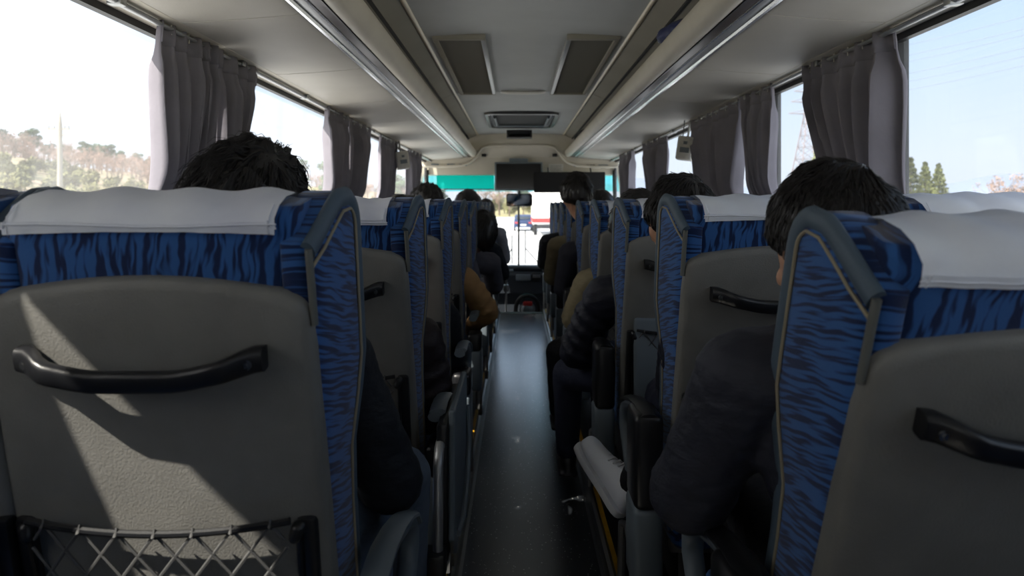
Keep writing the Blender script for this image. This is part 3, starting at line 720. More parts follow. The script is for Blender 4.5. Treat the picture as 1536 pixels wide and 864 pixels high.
SM['cushion'] = MB().box((-.225, -.02, -.09), (.225, .47, .03), .04, seg=4).mesh('seat_cushion', 'fab_top')
SM['base'] = MB().box((-.2, .02, -.22), (.2, .42, -.09), .01).mesh('seat_base', 'black_plastic')
SM['leg'] = MB().prism([(.05, -.43), (.38, -.43), (.36, -.40), (.26, -.37), (.24, -.22), (.18, -.22), (.16, -.37), (.07, -.40)], -.02, .02, 0).mesh('leg', 'black_plastic', False)
def arm_meshes(s):
    """aisle armrest: hooked grey loop, black rear box, grey lower cover (z relative to pivot)"""
    x = s * .283; dz = -.06 if s > 0 else -.015
    lp = [(-.045, .255), (.04, .262), (.13, .25), (.22, .228), (.285, .203), (.318, .172), (.322, .135), (.300, .100), (.255, .062), (.19, .01), (.13, -.04), (.09, -.085), (.07, -.12)]
    lp = [(y, z + dz) for y, z in lp]
    loop = MB().tube([(x - s * .006, y, z) for y, z in lp], [.019, .020, .021, .021, .021, .020, .019, .018, .018, .018, .018, .018, .016], 12, up=(1, 0, 0), flat=(.75, 1.1)).mesh('armrest', 'grey_plastic')
    padm = MB().tube([(x, y, z + .014) for y, z in lp[:6]], .018, 10, up=(1, 0, 0), flat=(.5, 1.25)).mesh('arm_pad', 'grey_plastic' if s > 0 else 'black_plastic')
    boxm = MB().box((x - .036, -.05, .03), (x + .036, .075, .262 if s < 0 else .12), .018, seg=3).mesh('hinge_box', 'black_plastic')
    low = MB().box((x - .036, -.045, -.17), (x + .036, .09, .035), .016, seg=3).mesh('lower_cover', 'grey_plastic')
    lever = MB().tube([(x - s * .03, .05, -.1), (x - s * .042, .16, -.06), (x - s * .042, .24, -.05)], .008, 8).mesh('recline_lever', 'steel')
    rail = MB().tube([(x + s * .01, .1, -.3), (x + s * .01, .12, -.16), (x + s * .01, .2, -.12), (x + s * .01, .3, -.16), (x + s * .01, .33, -.4)], .012, 8, up=(1, 0, 0)).mesh('side_tube', 'chrome_soft')
    return loop, padm, boxm, low, lever, rail
SM['arm'] = {s: arm_meshes(s) for s in (-1, 1)}
SM['midarm'] = MB().tube([(0, .0, .225), (0, .15, .228), (0, .27, .215), (0, .30, .19)], .022, 10, flat=(1, .8)).mesh('armrest', 'grey_plastic')

SEATS = {}
def seat(key, xc, d, theta, label, aisle=0, cover=0, group=None, pz=PZ):
    """xc seat centre across the bus, d depth of the top of the rear shell, theta recline in degrees"""
    py = d + (T - .1) * math.sin(R(theta))
    t = thing('coach_seat', label, 'coach seat', (xc, py, .055), group); SEATS[key] = (xc, py)
    up = (0, 0, pz - .055); rot = (R(theta), 0, 0)
    K = lambda nm, me: obj(nm, me, t, up, rot)
    K('backrest', SM['pad'])
    for s in (-1, 1):
        fl_ = 1 if aisle == s else 0; b = K('side_bolster', SM['wing', s, fl_])
        obj('edge_band', SM['band', s, fl_], b); obj('piping', SM['pipe', s, fl_], b); obj('corner_piping', SM['cpipe', s, fl_], b)
    K('back_shell', SM['shell' if aisle else 'shell_narrow'])
    h = K('grab_handle', SM['handle'])
    for s in (-1, 1): obj('screw', SM['screw'], h, (s * .143, -.0425, T - .198))
    cv = K('headrest_cover', SM['cover'][cover][0]); obj('hem_stitch', SM['cover'][cover][1], cv)
    bar, netm, slots, post = SM['net']
    pb = K('seat_pocket', slots[0]); obj('pocket_channel', slots[1], pb); obj('pocket_post', post[0], pb); obj('pocket_post', post[1], pb); obj('pocket_bar', bar, pb); obj('pocket_net', netm, pb)
    obj('seat_cushion', SM['cushion'], t, up); obj('seat_base', SM['base'], t, up)
    for s in (-1, 1): obj('leg', SM['leg'], t, (s * .13, 0, PZ - .055))
    if aisle:
        lo, pa, bx, lw, lv, rl = SM['arm'][aisle]
        a = obj('armrest', lo, t, up); obj('arm_pad', pa, a)
        obj('hinge_box', bx, t, up); obj('lower_cover', lw, t, up); obj('recline_lever', lv, t, up); obj('side_tube', rl, t, up)
        obj('armrest', SM['midarm'], t, (-aisle * .235, 0, up[2]))
    return t
XA, XWN = .545, .972
Lrow = [.89 + .78 * k for k in range(9)]; Rrow = [.71 + .78 * k for k in range(9)]
lp_txt = ['messy black haired', 'dark brown quilted jacket', 'black sweater, driver side', 'tan quilted jacket', 'black haired, head leaning into the aisle', 'black jacket with grey hood', None, 'light grey jacket']
rp_txt = ['short haired, charcoal jacket', 'white shoe', 'glossy black quilted jacket', 'loose olive jacket, bent arm', 'tall black suited', 'olive jacket ahead of the black suit', 'black jacketed, foremost on the door side']
for k in range(8):
    txt = lp_txt[k]
    lb = ('blue patterned aisle coach seat of the %s passenger' % txt) if txt else 'empty blue aisle coach seat behind the light grey jacket passenger'
    st = seat('L%d' % (k + 1), -XA, Lrow[k], (11.5, 14, 12, 12, 11, 13, 12, 11)[k], lb, 1, (0, 2, 2)[k % 3] if k else 0)
    lbw = ('blue patterned window coach seat beside the %s passenger' % txt) if txt else 'blue window coach seat beside the empty aisle seat'
    seat('LW%d' % (k + 1), -XWN, Lrow[k], (10, 12, 13, 11, 12, 12, 11, 12)[k], lbw, 0, 2)
for k in range(9):
    txt = rp_txt[k] if k < 7 else None
    lb = ('blue patterned aisle coach seat of the %s passenger' % txt) if txt else ('empty blue aisle coach seat just ahead of the foremost door side passenger', 'foremost empty blue aisle coach seat next to the front steps')[k - 7]
    st = seat('R%d' % (k + 1), XA + (.02 if k == 0 else .005), Rrow[k] + (.035 if k == 0 else .02), (18.5, 11, 12, 13, 12, 10, 12, 12, 12)[k], lb, -1, (1, 0, 2)[k % 3], None, PZ - (.022 if k == 0 else 0))
    if k:
        lbw = ('blue patterned window coach seat beside the %s passenger' % txt) if txt else ('empty blue window coach seat just behind the lone door side window passenger', 'foremost blue window coach seat holding the lone door side window passenger')[k - 7]
        seat('RW%d' % (k + 1), XWN, Rrow[k] - (.1 if k == 1 else 0), (0, 9, 12, 11, 12, 12, 11, 12, 12)[k], lbw, 0, 2, None)
for k in (-1, -2):
    for sg, rows in ((-1, Lrow), (1, Rrow)):
        seat('rear%d%d' % (k, sg), sg * XA, rows[0] + .78 * k, 12, 'blue patterned aisle coach seat in the %s row on the %s side' % ('last but one' if k == -1 else 'rearmost', 'driver' if sg < 0 else 'door'), -sg, 2)
        seat('rearw%d%d' % (k, sg), sg * XWN, rows[0] + .78 * k, 12, 'blue patterned window coach seat in the %s row on the %s side' % ('last but one' if k == -1 else 'rearmost', 'driver' if sg < 0 else 'door'), 0, 2)
seat('RW1', XWN, Rrow[0], 12, 'blue patterned window coach seat beside the short haired, charcoal jacket passenger', 0, 2)
# extra pieces that only single seats have
seatL2 = [o for o in bpy.data.objects if o.name.startswith('coach_seat') and o.parent is None and abs(o.location.x + XA) < .01 and abs(o.location.y - SEATS['L2'][1]) < .01][0]
seatR3 = [o for o in bpy.data.objects if o.name.startswith('coach_seat') and o.parent is None and abs(o.location.x - XA) < .03 and abs(o.location.y - SEATS['R3'][1]) < .01][0]
# stowed table leaf along the aisle side of the second seat on the driver side
base = seatL2.location
def L2(px, py, d): return P(px, py, d) - base
xx = .318
tb = MB().prism([(-.10, .66), (.29, .665), (.30, .58), (.29, .42), (.16, .30), (-.07, .27), (-.12, .33)], xx, xx + .018, 0).build('table_leaf', 'grey_plastic', seatL2, False)
tb['label'] = 'grey folding table leaf stowed beside the seat'
md = tb.modifiers.new('b', 'BEVEL'); md.width = .006; md.segments = 2
MB().box((xx - .03, -.12, .27), (xx, .28, .63), .008).build('table_case', 'black_plastic', seatL2)
MB().tube([(xx + .02, -.06, .32), (xx + .026, .06, .31), (xx + .026, .2, .36), (xx + .026, .27, .45), (xx + .02, .28, .56)], .009, 8, up=(1, 0, 0)).build('table_grip', 'grey_plastic', tb)
MB().tube([(xx - .02, -.16, .06), (xx - .02, -.165, .3), (xx - .02, -.16, .54), (xx - .02, -.13, .575), (xx - .02, -.08, .58)], .013, 10, up=(1, 0, 0)).build('support_tube', 'chrome_soft', seatL2)
MB().box((xx - .055, -.2, .26), (xx + .0, -.13, .33), .008).build('tube_clamp', 'black_plastic', seatL2)
# lowered grey table on the back of the third door side seat
tr = MB().box((-.19, -.075, .44), (.19, -.05, .80), .018, seg=3).build('tray_table', 'grey_plastic', seatR3)
tr['label'] = 'grey fabric-look tray leaf on the seat back'
tr.location = (0, -.03, 0)

# ================================================================== PEOPLE
def head_frame(c, yaw=0, pitch=0, roll=0): return Matrix.Translation(c) @ Euler((R(pitch), R(roll), R(yaw)), 'XYZ').to_matrix().to_4x4()
def hairline(d, style):
    lim = -.12 + .58 * d.y
    if style == 'short': lim = -.02 + .50 * d.y + (.0 if d.y > -.6 else .1)
    if style == 'long': lim = -.75 + .95 * max(0, d.y + .2) + .3 * max(0, d.y)
    return sstep(-.06, .06, d.z - lim)
HR = Vector((.079, .099, .113))
def hair_mesh(name, Mh, style, seed, n_str, length, messy, thick, whorl, material, scale=1.0):
    rnd = random.Random(seed)
    def rad(d):
        h = hairline(d, style)
        th = thick * (1 + .35 * max(0, d.z)) * (.25 + .75 * sstep(-.45, .25, d.z) if style == 'short' else 1) + .006 * noise.noise(d * 3.1 + Vector((seed, 0, 0))) + messy * .03 * noise.noise(d * 6 + Vector((0, seed, 0)))
        ext = 0
        if style == 'long' and d.z < 0: ext = .035 * -d.z
        return lerp(.90, 1.03 + th / .1 + ext, h) * scale
    def pos(d, k=1.0): return Vector((d.x * HR.x, d.y * HR.y, d.z * HR.z)) * (rad(d) * k)
    m = MB(); nu, nv = 40, 26; vs = []; fs = []
    for i in range(1, nv):
        t = math.pi * i / nv
        for j in range(nu):
            a = 2 * math.pi * j / nu; vs.append(pos(Vector((math.sin(t) * math.cos(a), math.sin(t) * math.sin(a), math.cos(t)))))
    vs += [pos(Vector((0, 0, 1))), pos(Vector((0, 0, -1)))]
    for i in range(nv - 2):
        for j in range(nu): fs.append((i * nu + j, (i + 1) * nu + j, (i + 1) * nu + (j + 1) % nu, i * nu + (j + 1) % nu))
    tp = len(vs) - 2
    for j in range(nu): fs.append((tp, j, (j + 1) % nu)); fs.append((tp + 1, (nv - 2) * nu + (j + 1) % nu, (nv - 2) * nu + j))
    m.add([Mh @ v for v in vs], fs)
    W = Vector(whorl).normalized()
    for _ in range(n_str):
        d = Vector((rnd.gauss(0, 1), rnd.gauss(0, 1), rnd.gauss(0, 1))).normalized()
        if hairline(d, style) < .9: continue
        t = d - W; t = t - d * t.dot(d)
        if t.length < 1e-3: continue
        t.normalize(); sw = d.cross(t); t = (t + sw * (.35 + rnd.gauss(0, .25 + .5 * messy)) + Vector((0, 0, -.25))).normalized()
        ln = length * (.5 + rnd.random()); lift = (.004 + .03 * messy * rnd.random() ** 2) ; pts = []; rs = []
        cur = d.copy(); seg = 6
        r0 = .0009 + .0011 * rnd.random()
        for k in range(seg + 1):
            s_ = k / seg
            pts.append(Mh @ (pos(cur, .985) + cur * (lift * (s_ ** 1.3) + .002)))
            rs.append(r0 * (1 - .85 * s_)); cur = (cur + t * (ln / seg / .1)).normalized()
            t = (t - cur * t.dot(cur)).normalized() 
        m.tube(pts, rs, 3)
    me = m.mesh(name, material, True, 180); return me

def add_hand(m, wrist, dirv, side, curl=.5):
    """palm and five bent fingers; dirv points from wrist to knuckles"""
    d = Vector(dirv).normalized(); up = Vector((0, 0, 1)); sd = d.cross(up).normalized() * side; up = sd.cross(d).normalized() * side
    if up.z < 0: up = -up
    palm = wrist + d * .045
    Mx = Matrix((sd, d, up)).transposed()
    m.ell(palm, (.040, .050, .015), M=Mx)
    for k, (o, L) in enumerate(((-.030, .060), (-.010, .072), (.010, .076), (.030, .068))):
        a = wrist + d * .085 + sd * o; b = a + (d * math.cos(curl) - up * math.sin(curl)) * L * .5; c_ = b + (d * math.cos(curl * 2) - up * math.sin(curl * 2)) * L * .45
        m.cap(a, b, .0095, .009, 8); m.cap(b, c_, .009, .008, 8)
    a = wrist + d * .03 + sd * .036; b = a + (d * .7 + sd * .7 - up * .2).normalized() * .035; c_ = b + (d * .95 - up * .4).normalized() * .028
    m.cap(a, b, .012, .0105, 8); m.cap(b, c_, .0105, .009, 8)

def person(name, label, hip, chest, head, yaw, pitch, roll, sh_l, el_l, wr_l, sh_r, el_r, wr_r, knees=None, feet=None, jacket='j_black', trousers='t_black',
           hair=('short', .012, .2, 900, .05), hair_mat='hair', puffer=False, bulk=1.0, collar='stand', seed=1, shoe='shoe_dark', detail=False, hs=1.0):
    hip = Vector(hip); chest = Vector(chest); head = Vector(head); V = Vector
    sh_l, el_l, wr_l, sh_r, el_r, wr_r = map(V, (sh_l, el_l, wr_l, sh_r, el_r, wr_r))
    Mh = head_frame(head, yaw, pitch, roll)
    t = thing(name, label, 'person', (hip.x, hip.y, .055)); off = -t.location
    neck = (sh_l + sh_r) / 2 + V((0, .0, .045)); 
    hips = [hip + V((-.09, 0, 0)), hip + V((.09, 0, 0))]
    if knees is None: knees = [hip + V((-.12, .42, .02)), hip + V((.12, .42, .02))]
    knees = [V(k) for k in knees]
    if feet is None: feet = [V((k.x, k.y + .02, .13)) for k in knees]
    feet = [V(f) for f in feet]
    # --- body, one surface
    m = MB()
    m.ell(hip + V((0, 0, .03)), (.155, .11, .11)); m.cap(hip + V((0, 0, .05)), chest, .115, .125); m.ell(chest, (.15, .105, .17)); m.cap(sh_l, sh_r, .05, .05)
    hb = Mh @ V((0, -.012, -.075)); m.cap(neck - V((0, 0, .03)), hb, .058, .053)
    m.ell(head, tuple(HR), 20, 14, Mh.to_3x3()); m.ell(Mh @ V((0, .035, -.055)), (.058, .055, .066), 14, 10, Mh.to_3x3())      # skull, jaw
    m.cap(Mh @ V((0, .093, .012)), Mh @ V((0, .112, -.022)), .009, .013, 8); m.ell(Mh @ V((0, .086, -.066)), (.024, .010, .008), M=Mh.to_3x3()); m.ell(Mh @ V((0, .085, .030)), (.055, .012, .010), M=Mh.to_3x3()); m.ell(Mh @ V((0, .08, -.1)), (.022, .016, .014), M=Mh.to_3x3())
    for s in (-1, 1): m.ell(Mh @ V((s * .080, .0, -.012)), (.012, .020, .032), M=Mh.to_3x3() @ Matrix.Rotation(R(s * 18), 3, 'Z')); m.ell(Mh @ V((s * .045, .072, -.03)), (.022, .016, .018), M=Mh.to_3x3())
    for a, b, c_, sd in ((sh_l, el_l, wr_l, -1), (sh_r, el_r, wr_r, 1)):
        m.cap(a, b, .052, .043); m.cap(b, c_, .043, .029); add_hand(m, c_, (c_ - b), sd)
    for h_, k_, f_ in zip(hips, knees, feet): m.cap(h_, k_, .085, .058); m.cap(k_, f_, .056, .04)
    body = obj('body', remesh(m, 'body', 'skin', .0075 if detail else .0095, 3), t, off)
    for s in (-1, 1):
        MB().ell(Mh @ V((s * .033, .0885, .010)), (.011, .007, .007), 8, 6, Mh.to_3x3()).build('eye', 'eye', t).location = off
    st, ln, ms, ns, th = hair
    hm = obj('hair', hair_mesh('hair', Mh, st, seed, ns, ln, ms, th, (.25, -.55, .8), hair_mat, hs), t, off)
    # --- jacket
    m = MB(); bk = bulk
    m.ell(hip + V((0, 0, .05)), (.185 * bk, .135 * bk, .12)); m.cap(hip + V((0, 0, .07)), chest, .15 * bk, .15 * bk); m.ell(chest + V((0, 0, .02)), (.19 * bk, .135 * bk, .19)); m.cap(sh_l, sh_r, .078 * bk, .078 * bk)
    m.cap(neck - V((0, 0, .05)), neck + V((0, .0, .0)), .105, .082)
    if collar == 'stand': 
        for k in range(14):
            a = 2 * math.pi * k / 14; m.ell(lerp(neck, hb, .45) + V((.068 * math.cos(a), .068 * math.sin(a), .0)), (.021, .021, .034), 8, 6)
    if collar == 'hood':
        for k in range(14):
            a = 2 * math.pi * k / 14; m.ell(neck + V((.085 * math.cos(a), .085 * math.sin(a) - .01, .025)), (.032, .032, .032), 8, 6)
        m.ell(neck + V((0, -.085, -.045)), (.11, .045, .075))
    for a, b, c_ in ((sh_l, el_l, wr_l), (sh_r, el_r, wr_r)):
        if puffer:
            for p, q, r0, r1 in ((a, b, .082, .074), (b, c_, .074, .052)):
                L = (q - p).length; n = max(3, int(L / .055))
                m.cap(p, q, r0 * .86 * bk, r1 * .86 * bk)
                dv = (q - p).normalized(); Mx = dv.to_track_quat('Z', 'Y').to_matrix()
                for k in range(n):
                    rr = lerp(r0, r1, (k + .5) / n) * bk; m.ell(lerp(p, q, (k + .5) / n), (rr, rr, L / n * .52), 14, 8, Mx)
        else: m.cap(a, b, .076 * bk, .064 * bk); m.cap(b, c_, .064 * bk, .046 * bk)
    if puffer:
        ax = chest - hip; 
        for k in range(6): m.ell(lerp(hip + V((0, 0, .08)), chest + V((0, 0, .12)), k / 5), (.198 * bk, .150 * bk, .042), 18, 8)
    jk = obj('jacket', remesh(m, 'jacket', jacket, .009 if detail else .011, 2 if puffer else 4, lambda p: .005 * noise.noise(p * 16 + V((seed, 0, 0))) + .003 * noise.noise(V((p.x * 34, p.y * 20, p.z * 60)))), t, off)
    # --- trousers, shoes
    m = MB(); m.ell(hip, (.175, .125, .1))
    for h_, k_, f_ in zip(hips, knees, feet): m.cap(h_, k_, .098, .072); m.cap(k_, f_ + (k_ - f_) * .08, .07, .052)
    obj('trousers', remesh(m, 'trousers', trousers, .012, 3, lambda p: .004 * noise.noise(p * 18)), t, off)
    if feet is not None:
        for f_ in feet:
            if f_.z > .2: continue
            mm = MB().ell(f_ + V((0, .06, -.045)), (.042, .125, .03)).ell(f_ + V((0, 0, -.02)), (.04, .055, .05))
            mm.box((f_.x - .042, f_.y - .06, f_.z - .074), (f_.x + .042, f_.y + .18, f_.z - .052), .01)
            obj('shoe', remesh(mm, 'shoe', shoe, .008, 2), t, off)
    return t

def seated(key, name, label, lean=0, slump=0, aisle_el=None, aisle_sh=None, aisle_wr=None, head=None, hrot=(0, -8, 0), aisle_knee=None, **kw):
    """default seated figure in a seat; s=+1 when the aisle is on its right (left-hand seats)"""
    xc, py = SEATS[key]; s = 1 if xc < 0 else -1
    hip = Vector((xc, py + .13, .60)); chest = Vector((xc + lean * .5, py + .06, .86 - slump))
    cx = xc + lean * .7; zs = 1.0 - slump
    in_sh = Vector((cx + s * .17, py + .05, zs)); out_sh = Vector((cx - s * .17, py + .05, zs))
    if aisle_sh is not None: in_sh = Vector(aisle_sh)
    in_el = Vector(aisle_el) if aisle_el is not None else in_sh + Vector((s * .07, .12, -.25)); out_el = out_sh + Vector((-s * .05, .12, -.25))
    in_wr = Vector(aisle_wr) if aisle_wr is not None else in_el + Vector((-s * .14, .20, -.02)); out_wr = out_el + Vector((s * .12, .2, -.02))
    hd = Vector(head) if head is not None else Vector((xc + lean, py + .02, 1.17 - slump))
    kn = [hip + Vector((-.11, .42, .02)), hip + Vector((.11, .42, .02))]
    if aisle_knee is not None: kn[1 if s > 0 else 0] = Vector(aisle_knee)
    L, Rr = (in_sh, in_el, in_wr), (out_sh, out_el, out_wr)
    if s > 0: L, Rr = Rr, L            # left hand is the lower x
    return person(name, label, hip, chest, hd, hrot[0], hrot[1], hrot[2], *L, *Rr, knees=kn, **kw)

# driver side (left of the aisle)
seated('L1', 'person', 'passenger with messy black hair in a black jacket by the sunlit curtain', lean=.05, aisle_sh=P(500, 548, 1.24), aisle_el=P(588, 722, 1.32), aisle_wr=(-.44, 1.52, .68), head=(-.53, 1.16, 1.212), hrot=(12, -12, 14),
       aisle_knee=P(604, 712, 1.62), jacket='j_black', trousers='t_jeans', hair=('long', .08, .5, 4600, .020), seed=31, detail=True, hs=1.07)
seated('L2', 'person', 'slumped passenger in a dark brown quilted jacket', slump=.11, aisle_sh=P(628, 512, 2.0), aisle_el=P(652, 622, 2.06), aisle_wr=(-.40, 2.25, .735), jacket='j_brown', puffer=True, seed=12, collar='hood')
seated('L3', 'person', 'passenger in a plain black sweater behind the tan jacket', slump=.07, lean=.05, aisle_sh=P(664, 478, 2.8), aisle_el=P(676, 548, 2.88), jacket='j_black', seed=13)
seated('L4', 'person', 'passenger in a tan quilted jacket with elbow out in the aisle', aisle_sh=P(697, 421, 3.47), aisle_el=P(732, 467, 3.56), aisle_wr=P(709, 487, 3.72), head=P(641, 316, 3.50), jacket='j_tan', puffer=True, hair=('short', .035, .6, 900, .017), seed=14, bulk=.95)
seated('L5', 'person', 'passenger with long black hair leaning the head into the aisle', lean=.16, slump=.08, head=P(718, 352, 4.38), hrot=(-10, -25, 18), jacket='j_hood', hair=('long', .07, .3, 900, .024), seed=15, collar='hood', aisle_sh=P(735, 395, 4.5), aisle_el=P(742, 428, 4.6), hs=1.12)
seated('L6', 'person', 'passenger in a black jacket with grey hood ahead of the long-haired one', lean=.1, head=P(702, 321, 5.15), aisle_sh=P(740, 378, 5.2), aisle_el=P(753, 410, 5.26), jacket='j_black', seed=16, collar='hood')
seated('L8', 'person', 'man in a light grey jacket with greying short hair near the windshield', lean=.2, head=P(729, 317, 6.6), aisle_sh=P(749, 352, 6.6), aisle_el=P(757, 388, 6.65), jacket='j_grey', hair=('short', .02, .1, 500, .008), hair_mat='hair_grey', seed=17)
# door side (right of the aisle)
seated('R1', 'person', 'short haired man in a charcoal jacket leaning toward the aisle', lean=-.10, aisle_sh=P(1118, 568, 1.04), aisle_el=P(1032, 742, 1.14), aisle_wr=(.36, 1.36, .68), head=(.425, .985, 1.182), hrot=(9, -10, -6), jacket='j_char', trousers='t_black',
       hair=('short', .03, .10, 5200, .012), seed=21, detail=True, collar='stand', bulk=1.04)
seated('R2', 'person', 'black haired passenger with one white shoe crossed into the aisle', lean=-.1, head=P(1022, 338, 1.83), hrot=(5, -6, 0), aisle_sh=(.40, 1.75, .96), aisle_el=(.40, 1.86, .73), jacket='j_navy', trousers='t_navy', hair=('short', .04, .2, 2600, .018), seed=22)
seated('R3', 'person', 'passenger in a glossy black quilted jacket with folded arms', aisle_sh=P(907, 446, 2.6), aisle_el=P(864, 528, 2.74), aisle_wr=(.40, 2.80, .62), head=P(958, 352, 2.72), jacket='j_navy', puffer=True, seed=23, aisle_knee=P(852, 560, 2.95), trousers='t_navy', bulk=1.1)
seated('R4', 'person', 'passenger in a loose olive jacket, elbow bent on the armrest', slump=.05, aisle_sh=P(884, 428, 3.3), aisle_el=P(862, 476, 3.36), jacket='j_olive', seed=24, aisle_knee=P(838, 528, 3.55), bulk=1.08)
seated('R5', 'person', 'tall passenger in a black suit whose full black hair rises above the seats', head=P(866, 296, 4.15), hrot=(0, 0, 0), aisle_sh=P(856, 380, 4.1), aisle_el=P(845, 432, 4.18), jacket='j_suit', hair=('short', .04, .3, 1200, .022), seed=25, hs=1.08)
seated('R6', 'person', 'passenger in an olive jacket ahead of the black suit', aisle_sh=P(836, 370, 4.93), aisle_el=P(828, 416, 5.0), jacket='j_olive', seed=26)
seated('R7', 'person', 'passenger in a black jacket foremost on the door side aisle', aisle_sh=P(822, 364, 5.68), aisle_el=P(816, 394, 5.75), jacket='j_black', seed=27)
seated('RW9', 'person', 'passenger at the door side window, only dark hair showing above the cover', head=P(909, 320, 7.15), lean=-.05, bulk=.9, aisle_sh=(.80, 7.14, .98), aisle_el=(.80, 7.26, .74), jacket='j_black', seed=28)

# crossed leg of the second door side passenger: white shoe at the aisle edge
pr2 = [o for o in bpy.data.objects if o.get('label', '').startswith('black haired passenger with one white shoe')][0]
toe = P(886, 700, 1.98); heel = P(916, 752, 1.90)
ax = (toe - heel).normalized(); L_ = .235; sole_n = Vector((-.72, .62, -.30)); sole_n = (sole_n - ax * sole_n.dot(ax)).normalized(); sd = ax.cross(sole_n).normalized()
Ms = Matrix((sd, ax, -sole_n)).transposed()       # x side, y toe direction, z away from the sole
def S(x, y, z): return heel + Ms @ Vector((x, y, z))
def foot_w(t): return .030 + .016 * math.sin(math.pi * min(1, max(0, t * .8 + .12))) if t < .9 else .034
rings = []; sole_r = []
prof = [(0, .012, .05), (.02, .024, .075), (.06, .031, .092), (.14, .034, .100), (.25, .034, .100), (.36, .035, .090), (.48, .038, .076), (.6, .041, .066), (.72, .043, .058), (.82, .042, .052), (.90, .038, .050), (.95, .032, .047), (.98, .024, .043), (1.0, .010, .030)]
for t_, hw, ht in prof:
    y = -.05 + L_ * t_
    rings.append([S(math.copysign(abs(math.cos(a)) ** .8, math.cos(a)) * hw * (1 if math.sin(a) < .1 else .9), y, .014 + ht * (math.sin(a) * .5 + .5)) for a in [2 * math.pi * j / 20 for j in range(20)]])
    sole_r.append([S(x * (hw + .003), y + (.004 if t_ > .9 else -.003 if t_ < .05 else 0), z) for x, z in ((-.95, 0), (.95, 0), (1.03, .009), (1.0, .019), (-1.0, .019), (-1.03, .009))])
sh = MB().loft(rings).build('crossed_shoe', 'shoe_white', pr2, True, 70); sh.location = -pr2.location
sh['label'] = 'white sneaker on the crossed foot'
so = MB().loft(sole_r).build('sole', 'sole', sh, True, 50)
m = MB()
for k in range(5):
    y = .045 + k * .016; z = .098 - .0085 * k
    m.tube([S(-.026, y, z - .004), S(0, y + .004, z + .006), S(.026, y, z - .004)], .003, 5)
m.build('laces', 'sole', sh)
ank = S(0, -.015, .12); kn2 = Vector((.55, 2.16, .68))
m = MB().cap(S(0, -.005, .10), ank + (kn2 - ank) * .25, .045, .052).cap(ank + (kn2 - ank) * .2, kn2, .05, .075)
tl = obj('crossed_trouser_leg', remesh(m, 'crossed_trouser_leg', 't_black', .011, 3, lambda p: .004 * noise.noise(p * 20)), pr2, -pr2.location)

# ================================================================== OUTSIDE
GZ = -1.15
struct(MB().add([(-400, -300, GZ), (400, -300, GZ), (400, 900, GZ), (-400, 900, GZ)], [(0, 1, 2, 3)]).build('ground', 'grass', smooth=False))
struct(MB().box((-13, -100, GZ), (14, 125, GZ + .02)).build('ground_road', 'pale_lot', smooth=False))
# hillside on the left
def hz(x, y): return GZ + 11 * sstep(28, 100, -x) + 8 * sstep(100, 240, -x) + 1.0 * noise.noise(Vector((x * .05, y * .04, 0)))
vs = []; fs = []; nx, ny = 26, 60
for j in range(ny + 1):
    for i in range(nx + 1):
        x = -28 - 230 * i / nx; y = -60 + 700 * j / ny
        z = hz(x, y) if i else GZ + .02
        vs.append((x, y, z))
for j in range(ny):
    for i in range(nx): a = j * (nx + 1) + i; fs.append((a, a + 1, a + nx + 2, a + nx + 1))
struct(MB().add(vs, fs).build('ground_hillside', 'hill', smooth=True))
# far hills on the right
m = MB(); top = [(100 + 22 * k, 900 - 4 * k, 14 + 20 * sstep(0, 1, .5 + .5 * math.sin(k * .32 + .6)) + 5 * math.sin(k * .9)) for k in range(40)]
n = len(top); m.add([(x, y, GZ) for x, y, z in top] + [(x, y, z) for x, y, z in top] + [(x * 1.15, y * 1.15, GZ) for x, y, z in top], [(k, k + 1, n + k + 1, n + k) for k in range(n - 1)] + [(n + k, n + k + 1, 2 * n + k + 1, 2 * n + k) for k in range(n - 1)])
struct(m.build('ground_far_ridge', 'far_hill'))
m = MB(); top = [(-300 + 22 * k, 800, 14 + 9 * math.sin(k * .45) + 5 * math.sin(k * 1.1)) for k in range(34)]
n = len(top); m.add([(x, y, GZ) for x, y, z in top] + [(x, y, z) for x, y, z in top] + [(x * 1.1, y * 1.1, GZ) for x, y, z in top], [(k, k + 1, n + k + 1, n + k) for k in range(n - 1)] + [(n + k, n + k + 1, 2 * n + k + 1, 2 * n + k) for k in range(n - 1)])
struct(m.build('ground_far_ridge_ahead', 'far_hill'))

